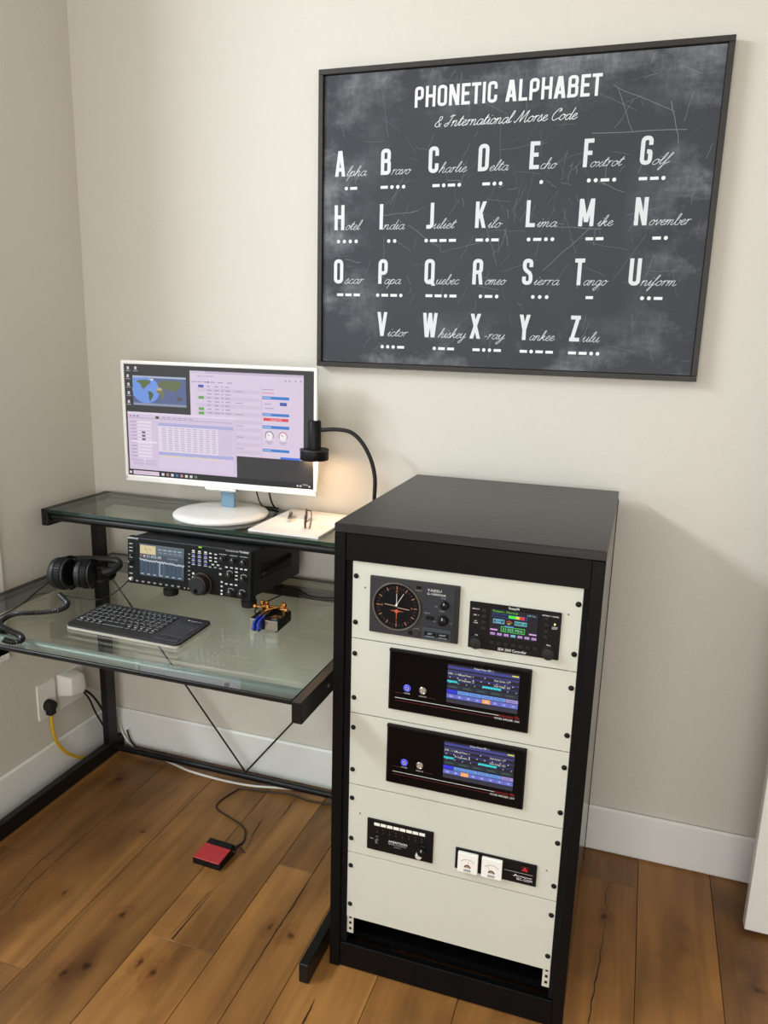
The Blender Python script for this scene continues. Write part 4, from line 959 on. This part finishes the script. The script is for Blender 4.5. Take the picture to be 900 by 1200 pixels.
def rknob(u, v, r, ln, name='control_knob', ring=True):
    x, z = P2(u, v); b = MB(); M = Matrix.Translation((x, 0, z)) @ Matrix.Rotation(math.pi/2, 4, 'X')
    b.lathe([(r*1.3, 0), (r*1.25, ln*.25), (r, ln*.28), (r*.92, ln*.95), (r*.8, ln), (0, ln)], 20, M); o = RB(b, name, M_RUBBER, rad, True)
    c = MB(); c.box(x-.0005, x+.0005, -ln-.0004, -ln+.0004, z+r*.2, z+r*.85); RB(c, 'pointer', M_WPLAST, o); return o
for u, v, r in ((.784, .782, .0072), (.868, .778, .0072), (.948, .763, .0078), (.840, .475, .0078), (.946, .435, .0075), (.850, .115, .0085), (.936, .115, .0085)): rknob(u, v, r, .014)
rknob(.030, .455, .0066, .012); rknob(.038, .60, .004, .008)
x, z = P2(.623, .205)
b = MB(); M = Matrix.Translation((x, 0, z)) @ Matrix.Rotation(math.pi/2, 4, 'X')
b.lathe([(.0305, 0), (.0305, .004), (.0275, .005), (.0268, .024), (.0255, .030), (.022, .0325), (0, .0315)], 48, M)
for k in range(40):
    a = 2*math.pi*k/40; b.cyl((x+.0272*math.cos(a), -.007, z+.0272*math.sin(a)), (x+.0268*math.cos(a), -.023, z+.0268*math.sin(a)), .0009, seg=5)
dial = RB(b, 'tuning_dial', M_RUBBER, rad, True)
b = MB(); b.lathe([(.0318, .003), (.0322, .004), (.0318, .0055), (.030, .0055), (.030, .003)], 48, M); RB(b, 'dial_ring', M_BRONZE, dial, True)
b = MB(); b.lathe([(.0262, .0275), (.0266, .0285), (.0258, .0300)], 48, M); RB(b, 'dial_ring', M_BRONZE, dial, True)
b = MB(); b.cyl((x-.002, -.0312, z-.014), (x-.002, -.0335, z-.014), .0068, .006, 18); RB(b, 'finger_dimple', M_GLOSSB, dial, True)
x, z = P2(.039, .10); b = MB(); M = Matrix.Translation((x, 0, z)) @ Matrix.Rotation(math.pi/2, 4, 'X'); b.lathe([(.0062, 0), (.0062, .002), (.0054, .003), (.0040, .003), (.0036, -.0005)], 24, M); RB(b, 'headphone_jack', M_SILVER, rad, True)
def rbtn(u, v, w_, h_, m=M_RUBBER, name='key'):
    x, z = P2(u, v); b = MB(); b.box(x-w_/2, x+w_/2, -.0018, .0005, z-h_/2, z+h_/2, .0005, 1); return RB(b, name, m)
pr = Print(Mr @ Vector((0, -.0020, 0)), Mr.to_3x3() @ Vector((RWd, 0, 0)), Mr.to_3x3() @ Vector((0, 0, RHt)))
KW = (206, 206, 200)
for k in range(8): u = .088+k*.0493; rbtn(u, .066, .0145, .0070); pr.rect(u-.011, .075, u+.009, .085, KW, 1); pr.rect(u-.007, .055, u+.005, .062, (150, 150, 148), 1)
for u in (.483, .512): rbtn(u, .062, .0075, .0070); pr.disc(u, .066, .0016, KW, 1, 8)
for k in range(7): v = .79-k*.0868; rbtn(.519, v, .0078, .0056); pr.rect(.511, v-.010, .526, v+.008, (170, 170, 166), 1)
for r in range(4):
    for c in range(3):
        u, v = .552+c*.0485, .868-r*.083; rbtn(u, v, .0135, .0068); pr.rect(u-.010, v-.015, u+.010, v+.016, (110, 104, 176) if r else KW, 1); pr.rect(u-.013, v-.040, u+.013, v-.028, KW, 1)
for u, v in ((.687, .853), (.728, .846), (.688, .704), (.729, .697), (.707, .63), (.748, .633), (.685, .574), (.726, .577), (.767, .57), (.688, .77), (.729, .77)):
    rbtn(u, v, .0115, .0058); pr.rect(u-.010, v-.006, u+.010, v+.018, KW if v > .6 else (150, 150, 146), 1)
for u, v in ((.552, .398), (.551, .317), (.767, .46)): rbtn(u, v, .0095, .0080); pr.rect(u-.009, v-.020, u+.009, v+.020, (196, 196, 190), 1)
for v in (.235, .170, .105, .055): rbtn(.552, v, .007, .0055); pr.rect(.545, v-.012, .556, v+.014, KW, 1)
for v in (.305, .215, .125, .055): rbtn(.778, v, .0085, .0066); pr.rect(.771, v-.018, .786, v+.016, KW, 1)
for u in (.814, .853, .892, .929, .963): rbtn(u, .615, .0105, .0055); pr.rect(u-.010, .608, u+.010, .634, KW, 1)
for v in (.545, .471, .392): rbtn(.892, v, .0105, .0055); pr.rect(.882, v-.010, .902, v+.014, KW, 1)
for u in (.815, .853, .890): rbtn(u, .274, .0105, .0055); pr.rect(u-.010, .266, u+.010, .292, KW, 1)
for k, v in enumerate((.857, .775, .703, .568, .36, .223)):
    pr.rect(.022, v-.012, .050, v+.004, (190, 190, 186), 1)
    if k in (1, 2): rbtn(.025, v+.02, .007, .006); rbtn(.052, v+.02, .007, .006)
pr.text('KENWOOD', .010, .955, .0052, (238, 238, 236), 1, fit=.088); pr.text('TRANSCEIVER', .806, .948, .0034, (214, 214, 212), 1, fit=.10); pr.text('TS-890S', .912, .945, .0052, (238, 238, 236), 1, fit=.072)
for u in (.785, .868, .945): pr.rect(u-.03, .866, u+.03, .877, (176, 176, 172), 1)
for u, v in ((.840, .57), (.948, .53), (.850, .215), (.938, .215)): pr.arc(u, v-.09, .0105, 30, 150, .0012, (180, 180, 176), 1)
pr.rect(.592, .945, .618, .972, (130, 200, 50), 1)
pr.build('printed_lettering', INK, rad)

# ================================================================== KEYBOARD
kb = thing('keyboard', 'slim black wireless keyboard with touchpad and silver edge on the glass desktop', 'keyboard', (.412, -.655, ZT), -.03)
KWd, KD = .345, .158
KM = Matrix.Rotation(math.radians(2.6), 4, 'X')
def KB(mb, name, m, parent=kb, smooth=False, kind=None):
    bmesh.ops.transform(mb.bm, matrix=KM, verts=mb.bm.verts); return mb.build(name, m, parent, smooth, kind)
b = MB(); b.prism(rrect(KWd, KD, .016, 5, KWd/2, KD/2), .001, .0075); KB(b, 'tray', mat('silver_edge', (214, 208, 196), .3, metal=.6))
b = MB(); b.prism(rrect(KWd-.003, KD-.003, .015, 5, KWd/2, KD/2), .0075, .0125, bev=.001); KB(b, 'deck', mat('black_key_deck', (24, 24, 26), .45))
for x in (.03, KWd-.03):
    b = MB(); b.cyl((x, .012, .0), (x, .012, .0015), .006); b.build('foot', M_RUBBER, kb); b = MB(); b.cyl((x, KD-.014, .0), (x, KD-.014, .0085), .006); b.build('foot', M_RUBBER, kb)
rows = [(.136, .0095, 15), (.118, .0150, 14), (.099, .0150, 13.5), (.080, .0150, 13), (.061, .0150, 12.5), (.040, .0150, 0)]
M_KEY = mat('black_key', (19, 19, 20), .4); kmesh = {}
kp = Print(KM @ Vector((0, 0, .0157)), KM.to_3x3() @ Vector((1, 0, 0)), KM.to_3x3() @ Vector((0, 1, 0)))
KX1 = .252
LET = ['', '1234567890-=', 'QWERTYUIOP[]', 'ASDFGHJKL', 'ZXCVBNM,./']
def key(x, y, w_, d_):
    k_ = (round(w_, 4), round(d_, 4))
    if k_ not in kmesh:
        b = MB(); b.box(-w_/2, w_/2, -d_/2, d_/2, .0122, .0152, .0009, 1); o = KB(b, 'key', M_KEY); kmesh[k_] = o
    else: o = kmesh[k_].copy(); COL.objects.link(o); o.parent = kb
    o.location = KM @ Vector((x, y, 0))
for r, (y, d_, n) in enumerate(rows):
    if n:
        N_ = int(n); pitch = (KX1-.012)/N_
        for k in range(N_):
            x = .012+pitch*(k+.5); key(x, y, pitch-.0028, d_)
            kp.rect(x-.0034, y+d_*.08, x-.0006, y+d_*.26, (190, 190, 190), 1)
    else:
        x = .012
        for w_ in (.021, .018, .018, .018, .070, .018, .018, .016, .016, .016):
            key(x+w_/2, y, w_-.0028, d_)
            if w_ < .05: kp.rect(x+w_*.25, y, x+w_*.6, y+.004, (200, 200, 200), 1)
            x += w_+.0011
kp.build('key_lettering', INK, kb)
b = MB(); b.box(.264, .333, .040, .118, .0122, .0130, .0004, 1); KB(b, 'touchpad', M_GREYP)
for x0, x1 in ((.264, .298), (.2995, .333)):
    b = MB(); b.box(x0, x1, .017, .038, .0122, .0134, .0004, 1); KB(b, 'touchpad_button', M_KEY)
kp = Print(KM @ Vector((0, 0, .0132)), KM.to_3x3() @ Vector((1, 0, 0)), KM.to_3x3() @ Vector((0, 1, 0)))
kp.text('logitech', .292, .133, .0048, (206, 206, 206), 1, fit=.032); kp.disc(.286, .1355, .0028, (206, 206, 206), 1)
kp.line([(.272, .075), (.272, .112)], .0007, (110, 116, 120), 1); kp.arc(.297, .088, .014, 20, 250, .0006, (100, 108, 110), 1); kp.line([(.284, .070), (.318, .100), (.326, .094)], .0006, (104, 108, 128), 1); kp.line([(.322, .062), (.330, .112)], .0007, (112, 112, 140), 1)
kp.build('touchpad_print', INK, kb)

# ================================================================== MORSE PADDLE
pd = thing('morse_key', 'small morse key with brass arms and blue finger paddles on the glass desktop', 'morse key', (.8885, -.432, ZT), .04)
b = MB(); b.box(-.040, .040, -.042, .045, .002, .030, .002, 2); b.build('base', M_BPLAST, pd)
for x0, x1 in ((-.0395, -.0225), (.003, .0395)):
    b = MB(); b.box(x0, x1, -.0440, -.0415, .003, .0295, .0008, 1); b.build('end_plate', M_SILVER, pd)
b = MB(); b.cyl((.024, -.020, .030), (.024, -.020, .0325), .013, seg=24); b.build('logo_disc', M_SILVER, pd, True)
for x, y in ((-.033, -.036), (.033, -.036), (-.033, .038), (.033, .038)):
    b = MB(); b.cyl((x, y, 0), (x, y, .002), .005); b.build('foot', M_RUBBER, pd)
for k, x in enumerate((-.0175, -.0055)):
    b = MB(); b.prism([(-.062, .004), (-.070, .012), (-.068, .028), (-.052, .034), (-.026, .036), (-.022, .028), (-.036, .020), (-.044, .006)], x-.0028, x+.0028, Matrix(((0, 0, 1, 0), (1, 0, 0, 0), (0, 1, 0, 0), (0, 0, 0, 1))), .0008); b.build('finger_paddle', M_BLUE, pd)
    b = MB(); b.box(x-.002, x+.002, -.030, .022, .031, .037, .0006, 1); b.build('lever', M_STEEL, pd)
for x, y, z1 in ((-.034, .022, .056), (.030, .022, .056), (-.011, .006, .052), (.020, .034, .050), (-.026, .034, .050)):
    b = MB(); b.lathe([(.0048, .030), (.0048, .040), (.0030, .042), (.0030, z1-.008), (.0062, z1-.007), (.0062, z1), (.004, z1+.002), (0, z1+.002)], 16, Matrix.Translation((x, y, 0))); b.build('binding_post', M_BRASS, pd, True)
b = MB(); b.box(-.036, .034, .018, .026, .039, .046, .001, 1); b.build('bridge_bar', M_BRASS, pd)
for x, s in ((-.030, -1), (.024, 1)):
    b = MB(); b.cyl((x, .008, .044), (x+s*.020, .008, .044), .0022, seg=10); b.cyl((x+s*.014, .008, .044), (x+s*.022, .008, .044), .0062, seg=16, bev=.001); b.build('adjusting_screw', M_BRASS, pd, True)
b = MB(); b.cyl((-.014, -.008, .040), (.016, .018, .046), .0036, .0022, 10); b.build('contact_arm', M_BRASS, pd, True)
b = MB(); b.tube(smooth_path([(.845, -.395, .752), (.825, -.385, .749), (.806, -.365, .749), (.800, -.325, .749), (.806, -.25, .749), (.83, -.16, .749)], 6), .0020, 8); tag(b.build('paddle_cable', M_RUBBER, None, True), 'thin black cable running from the morse key back under the radio', 'cable')
b = MB(); b.tube(smooth_path([(.845, -.16, .750), (.90, -.19, .7485), (.96, -.18, .7485), (1.0, -.14, .7485), (1.06, -.13, .7485), (1.118, -.15, .7485)], 6), .0025, 8); tag(b.build('desk_cable', M_RUBBER, None, True), 'black cable lying on the desktop behind the radio near the rack', 'cable')

# ================================================================== HEADPHONES
hp = thing('headphones', 'black over-ear headphones with coiled cord lying at the back left of the desktop', 'headphones', (.2, -.39, ZT))
def ax_matrix(loc, ax): return Matrix.Translation(loc) @ Vector(ax).to_track_quat('Z', 'Y').to_matrix().to_4x4()
def cup(loc, ax, R_):
    M = ax_matrix(loc, ax) @ Matrix.Scale(R_, 4); b = MB()
    b.lathe([(.020, -.030), (.034, -.034), (.043, -.030), (.0465, -.022), (.045, -.013), (.040, -.011), (.0, -.011)], 32, M); cu = b.build('ear_cushion', M_BLEATHER, hp, True)
    b = MB(); b.lathe([(.043, -.011), (.0475, -.008), (.0475, .010), (.044, .013), (.043, .017), (.037, .019), (.030, .0165), (.014, .018), (0, .018)], 36, M)
    for k in range(36):
        a = 2*math.pi*k/36; q = M @ Vector((.0475*math.cos(a), .0475*math.sin(a), -.007)); q2 = M @ Vector((.0475*math.cos(a), .0475*math.sin(a), .009)); b.cyl(q, q2, .0014, seg=5)
    sh = b.build('ear_cup', M_BPLAST, hp, True)
    b = MB(); b.lathe([(.0445, .0135), (.0450, .016), (.0435, .018), (.042, .018), (.042, .0135)], 36, M); b.build('cup_ring', M_GREYP, sh, True)
    b = MB(); pts = [M @ Vector((.050*math.cos(a), .050*math.sin(a)*.98, .012+.014*abs(math.cos(a)))) for a in [math.pi*(k/14)-math.pi/2 for k in range(15)]]; b.tube(pts, .0038, 8); b.build('yoke', M_BPLAST, hp, True)
cup((.000, -.010, .0475), (.96, .10, .06), 1); cup((.054, .020, .0425), (.95, .30, .02), .88)
band = [(.020, .016, .086), (.046, .050, .080), (.078, .082, .074), (.104, .096, .068), (.118, .086, .058), (.114, .062, .050), (.092, .040, .046)]
b = MB(); ps = smooth_path(band, 7); b.tube(ps, [.0105]*len(ps), 10); b.build('headband', M_BLEATHER, hp, True)
b = MB(); ps = smooth_path([(x-.012, y-.012, z-.026) for x, y, z in band], 7); b.tube(ps, .0075, 8); b.build('band_spring', M_BPLAST, hp, True)
coilp = [(.238, -.470), (.290, -.505), (.311, -.523), (.325, -.551), (.320, -.578), (.295, -.602), (.254, -.626), (.236, -.655), (.244, -.690), (.267, -.717), (.314, -.735), (.352, -.746), (.378, -.762), (.386, -.779), (.372, -.788), (.345, -.786)]
ps = smooth_path([(x-.2, y+.39, .0085) for x, y in coilp], 12)
tot = [0.]
for a, c in zip(ps, ps[1:]): tot.append(tot[-1]+(c-a).length)
turns = int(tot[-1]/.0056); hel = []; j = 0
for k in range(turns*9+1):
    s_ = tot[-1]*k/(turns*9)
    while j < len(tot)-2 and tot[j+1] < s_: j += 1
    f_ = (s_-tot[j])/max(tot[j+1]-tot[j], 1e-9); c_ = ps[j].lerp(ps[j+1], f_); tg = (ps[j+1]-ps[j]).normalized(); sd = Vector((-tg.y, tg.x, 0)); a = 2*math.pi*k/9
    hel.append(c_ + .0058*(math.cos(a)*sd + math.sin(a)*Vector((0, 0, 1))))
b = MB(); b.tube(hel, .0019, 6); b.tube(ps, .0034, 8); b.build('coiled_cord', mat('shiny_cord', (26, 26, 27), rough=.25, spec=.6), hp, True)
b = MB(); b.tube([(x-.2, y+.39, z) for x, y, z in smooth_path([(.238, -.468, .752), (.301, -.458, .7475), (.352, -.449, .7475), (.368, -.420, .750), (.385, -.405, .765), (.408, -.402, .785), (.4255, -.399, .8035)], 8)], .0018, 8); b.build('plain_cord', M_RUBBER, hp, True)
b = MB(); b.cyl((.4255-.2, -.399+.39, .8035-ZT+ZT), (.4255-.2, -.3915+.39, .8035), .0045, seg=12)
o = b.build('jack_plug', M_WPLAST, hp, True); 
for ch in hp.children:
    if ch.name.startswith(('plain_cord', 'jack_plug')): ch.location.z -= ZT
b = MB(); b.tube(smooth_path([(.150, -.41, .762), (.155, -.48, .7475), (.186, -.56, .7475), (.203, -.654, .7475), (.190, -.74, .7475), (.17, -.78, .7475)], 8), .0019, 8); tag(b.build('thin_cable', M_RUBBER, None, True), 'thin black cable running forward across the left of the glass desktop', 'cable')

# ================================================================== FLOOR THINGS
ped = thing('foot_switch', 'small black foot switch with red tread on the wooden floor', 'foot switch', (.709, -.447, 0), -.05)
b = MB(); b.prism([(-.045, -.043), (.045, -.043), (.043, .043), (-.043, .043)], .0, .021, bev=.003); b.build('body', M_BPLAST, ped)
b = MB(); b.box(-.043, .043, -.044, .019, .0, .004, .001, 1, M=Matrix.Translation((0, 0, .022)) @ Matrix.Rotation(math.radians(4), 4, 'X')); b.build('tread', M_RED, ped)
b = MB(); b.box(-.042, .042, .020, .042, .0205, .0285, .002, 2); b.build('hinge_bar', M_BPLAST, ped)
b = MB(); b.cyl((.0435, .030, .014), (.046, .030, .014), .0035, seg=12); b.build('screw', M_SILVER, ped, True)
pc = [(.742, -.406, .010), (.744, -.385, .0042), (.752, -.352, .0030), (.723, -.297, .0030), (.658, -.266, .0030), (.597, -.241, .0030), (.580, -.208, .0030), (.595, -.146, .0030), (.613, -.112, .0030), (.691, -.100, .0030), (.775, -.084, .0030), (.851, -.096, .0030), (.930, -.088, .0030), (1.03, -.09, .0030)]
b = MB(); b.tube([(x, y, z) for x, y, z in smooth_path(pc, 8)], .0026, 8)
co = b.build('cord', mat('dark_brown_cord', (38, 22, 20), .5), None, True); co.parent = ped
co.matrix_parent_inverse = (Matrix.Translation(ped.location) @ Matrix.Rotation(-.05, 4, 'Z')).inverted()
b = MB(); b.tube(smooth_path([(.757, -.416, .010), (.748, -.388, .003), (.757, -.382, .0025), (.768, -.392, .0025), (.782, -.400, .0025)], 6), .0016, 8); o = b.build('cord_tail', MATS['dark_brown_cord'], None, True); o.parent = ped; o.matrix_parent_inverse = co.matrix_parent_inverse
b = MB(); b.tube(smooth_path([(.062, -.026, .120), (.066, -.026, .086), (.084, -.026, .045), (.120, -.028, .012), (.20, -.040, .0042), (.30, -.060, .0042), (.382, -.082, .0042), (.46, -.090, .0042), (.547, -.093, .0042), (.641, -.086, .0042), (.74, -.062, .0042), (.85, -.042, .0042), (1.0, -.036, .0042)], 8), .0040, 8); tag(b.build('white_cable', M_WCAB, None, True), 'white cable lying on the floor along the back baseboard under the desk', 'cable')
b = MB(); b.tube(smooth_path([(.100, -.030, .075), (.118, -.030, .030), (.160, -.032, .0032), (.24, -.030, .0032)], 8), .003, 8); tag(b.build('black_cable', M_RUBBER, None, True), 'black cable on the floor behind the left desk post by the baseboard', 'cable')

# ================================================================== WALL SOCKETS
def plate(y0, y1, z0, z1, label):
    t = thing('wall_socket', label, 'socket', (0, (y0+y1)/2, (z0+z1)/2)); w_, h_ = y1-y0, z1-z0
    M = Matrix(((0, 0, 1, 0), (1, 0, 0, 0), (0, 1, 0, 0), (0, 0, 0, 1)))
    b = MB(); b.prism(rrect(w_, h_, .004), 0, .006, M, .002); b.build('cover_plate', M_WPLAST, t)
    b = MB(); b.lathe([(.0225, 0), (.0222, .0012), (.0205, .0014), (.0200, .0004), (0, .0004)], 28, Matrix.Translation((.006, 0, -.015 if w_ < .1 else 0)) @ Matrix.Rotation(math.pi/2, 4, 'Y')); b.build('socket_ring', M_WPLAST, t, True)
plate(-.342, -.262, .243, .367, 'white wall socket plate with the black plug and yellow cord in it')
plate(-.247, -.129, .241, .365, 'wide white wall socket plate behind the white power adapter')
pl = thing('wall_plug_lead', 'yellow power cord with round black plug in the left wall socket', 'power cord', (.0075, -.309, .290))
b = MB(); Mx = Matrix.Rotation(math.pi/2, 4, 'Y'); b.lathe([(.017, 0), (.0195, .003), (.0195, .018), (.016, .030), (0, .030)], 24, Mx); b.box(.004, .028, -.013, .013, -.032, -.002, .004, 2); b.build('plug', M_RUBBER, pl, True)
b = MB(); b.lathe([(.0215, 0), (.0215, .002), (.016, .002)], 24, Mx); b.build('plug_collar', M_WPLAST, pl, True)
b = MB(); b.tube([(x-.0075, y+.309, z-.290) for x, y, z in smooth_path([(.024, -.309, .262), (.026, -.312, .222), (.030, -.303, .161), (.033, -.262, .095), (.036, -.200, .043), (.038, -.165, .026), (.040, -.14, .022)], 8)], .0054, 10); b.build('cord', M_YEL, pl, True)
b = MB(); b.tube([(x-.0075, y+.309, z-.290) for x, y, z in smooth_path([(.040, -.14, .022), (.040, -.10, .024), (.040, -.06, .03)], 8)], .0046, 10); b.build('cord_sleeve', M_RUBBER, pl, True)
ad = thing('power_adapter', 'chunky white power adapter plugged into the wide wall socket', 'adapter', (.0075, -.211, .318))
M = Matrix(((0, 0, 1, 0), (1, 0, 0, 0), (0, 1, 0, 0), (0, 0, 0, 1)))
b = MB(); t_ = bmesh.new()
pl0 = [(-.044, -.024), (.030, -.040), (.046, -.016), (.034, .046), (-.040, .052)]
a_ = [t_.verts.new((0, y, z)) for y, z in pl0]; c_ = [t_.verts.new((.048, y*.80+.002, z*.80)) for y, z in pl0]
t_.faces.new(a_); t_.faces.new(c_)
for k in range(5): t_.faces.new((a_[k], a_[(k+1) % 5], c_[(k+1) % 5], c_[k]))
bmesh.ops.recalc_face_normals(t_, faces=t_.faces); bmesh.ops.bevel(t_, geom=list(t_.edges), offset=.004, segments=2, affect='EDGES', profile=.5)
b._merge(t_); b.build('body', M_WPLAST, ad, True)
for nm, m, pts, r in (('white_lead', M_WCAB, [(.030, -.166, .287), (.030, -.130, .268), (.030, -.085, .235), (.030, -.05, .19), (.030, -.034, .13)], .003), ('black_lead', M_RUBBER, [(.032, -.166, .284), (.032, -.13, .252), (.032, -.09, .195), (.034, -.055, .12), (.036, -.036, .05)], .004), ('black_lead', M_RUBBER, [(.030, -.168, .282), (.030, -.135, .235), (.030, -.105, .165), (.032, -.07, .095), (.034, -.04, .03)], .0032)):
    b = MB(); b.tube([(x-.0075, y+.211, z-.318) for x, y, z in smooth_path(pts, 8)], r, 8); b.build(nm, m, ad, True)

# ================================================================== WALL ART
px0, px1, pz0, pz1 = .8423, 1.8895, 1.4070, 2.2002
art = thing('framed_chalkboard_print', 'large black-framed chalkboard print of the phonetic alphabet and morse code on the wall', 'wall art', ((px0+px1)/2, 0, (pz0+pz1)/2))
AW, AH, FT = px1-px0, pz1-pz0, .014
for (x0, x1, z0, z1) in ((-AW/2, AW/2, AH/2-FT, AH/2), (-AW/2, AW/2, -AH/2, -AH/2+FT), (-AW/2, -AW/2+FT, -AH/2+FT, AH/2-FT), (AW/2-FT, AW/2, -AH/2+FT, AH/2-FT)):
    b = MB(); b.box(x0, x1, -.034, -.001, z0, z1, .0012, 1); b.build('frame_bar', M_PFRAME, art)
b = MB(); b.box(-AW/2+FT+.0015, AW/2-FT-.0015, -.026, -.006, -AH/2+FT+.0015, AH/2-FT-.0015); cv = b.build('canvas', M_CANVAS, art)
p = Print((-AW/2, -.0262, -AH/2), (1, 0, 0), (0, 0, 1)); CH = (214, 217, 220); MO = (228, 230, 232)
WORDS = {'A': ('lpha', '.-', .0878, .1425, .0788, .1155), 'B': ('ravo', '-...', .2191, .2683, .1843, .2553), 'C': ('harlie', '-.-.', .353, .4238, .3317, .4099), 'D': ('elta', '-..', .4877, .5345, .4676, .5207), 'E': ('cho', '.', .6204, .6568, .6164, .6273), 'F': ('oxtrot', '..-.', .7443, .8184, .7356, .807), 'G': ('olf', '--.', .892, .9273, .8607, .9231),
 'H': ('otel', '....', .0865, .1266, .0569, .1205), 'I': ('ndia', '..', .2003, .2569, .2069, .2343), 'J': ('uliet', '.---', .3432, .3983, .3152, .4031), 'K': ('ilo', '-.-', .4924, .5235, .4573, .5194), 'L': ('ima', '.-..', .6215, .6693, .5938, .6648), 'M': ('ike', '--', .7746, .8086, .744, .7883), 'N': ('ovember', '-.', .8992, .9913, .9066, .943),
 'O': ('scar', '---', .0866, .1393, .0597, .1295), 'P': ('apa', '.--.', .2058, .2509, .1787, .2563), 'Q': ('uebec', '--.-', .3564, .417, .3238, .4115), 'R': ('omeo', '.-.', .4926, .5442, .4734, .5274), 'S': ('ierra', '...', .6233, .6856, .6143, .661), 'T': ('ango', '-', .7515, .8062, .756, .7748), 'U': ('niform', '..-', .8941, .9753, .8913, .9451),
 'V': ('ictor', '...-', .2195, .2746, .1958, .2662), 'W': ('hiskey', '.--', .3696, .4433, .3503, .4114), 'X': ('-ray', '-..-', .4966, .5515, .4639, .5427), 'Y': ('ankee', '-.--', .6219, .6838, .594, .6826), 'Z': ('ulu', '--..', .7612, .8004, .7225, .803)}
COLS = [.049, .1837, .3185, .4535, .588, .7225, .8588]; ROWS = [(.5205, .4888), (.3795, .3488), (.2345, .2037), (.0915, .0617)]
LAY = ['ABCDEFG', 'HIJKLMN', 'OPQRSTU', ' VWXYZ']
for r, line in enumerate(LAY):
    for c, ch in enumerate(line):
        if ch == ' ': continue
        base, my = ROWS[r]; draw_capital(p, ch, COLS[c], base, .0662, CH, 1, .148, 1.0)
        wd, code, w0, w1, m0, m1 = WORDS[ch]
        draw_script(p, wd, w0-.006, w1, base, .0126, (208, 211, 215), 2, .0013)
        un = sum(1. if q == '.' else 2.2 for q in code) + .75*(len(code)-1); k = (m1-m0)/un if len(code) > 1 else .0098
        if code == '-': k = (m1-m0)/2.2
        x = m0
        for q in code:
            if q == '.': p.disc(x+k*.5, my, .0049, MO, 2, 12); x += k*1.75
            else: p.rect(x, my-.0036, x+k*2.2, my+.0036, MO, 2); x += k*2.95
# title
TT = 'PHONETIC ALPHABET'; th = .0505; sw = sum(capital(c)[0] for c in TT); gap = .062
k = (.7535-.2735)/((sw+gap*(len(TT)-1))*th); x = .2735
for c in TT: draw_capital(p, c, x, .6838, th, (226, 228, 230), 1, .150, k); x += (capital(c)[0]+gap)*th*k
draw_script(p, '& International Morse Code', .3289, .700, .6336, .0135, (226, 228, 230), 2, .0016)
# chalk scratches
rs = random.Random(11)
def scratch(x, z, a, L, w, col):
    n = 5; P = [(x + L*(t/n)*math.cos(a) + rs.uniform(-.002, .002), z + L*(t/n)*math.sin(a) + rs.uniform(-.002, .002)) for t in range(n+1)]
    P = [q for q in P if .018 < q[0] < AW-.018 and .018 < q[1] < AH-.018]
    if len(P) > 1: p.line(P, w, col, .5)
for k in range(230):
    x, z = rs.uniform(.03, AW-.03), rs.uniform(.03, AH-.03)
    if rs.random() < .5: x = .5*x + .5*rs.choice((.62, .70, .90, .25)); z = .5*z + .5*rs.choice((.32, .62, .45))
    scratch(x, z, rs.choice((0.05, 1.2, 1.9, 1.0, -.3, 1.57)) + rs.uniform(-.35, .35), rs.uniform(.01, .07)*rs.choice((1, 1, 1.8)), rs.uniform(.0004, .0009), rs.choice(((104, 107, 114), (124, 127, 132), (92, 95, 102))))
scratch(.74, .60, -.02, .22, .0010, (140, 142, 146)); scratch(.79, .70, -1.15, .11, .0009, (130, 132, 138)); scratch(.78, .705, -.42, .16, .0009, (130, 132, 138)); scratch(.64, .27, .75, .16, .0010, (128, 130, 136)); scratch(.60, .385, -.08, .18, .0009, (124, 126, 132)); scratch(.92, .66, -1.3, .10, .0010, (140, 142, 146))
p.build('chalk_lettering', INK, cv)
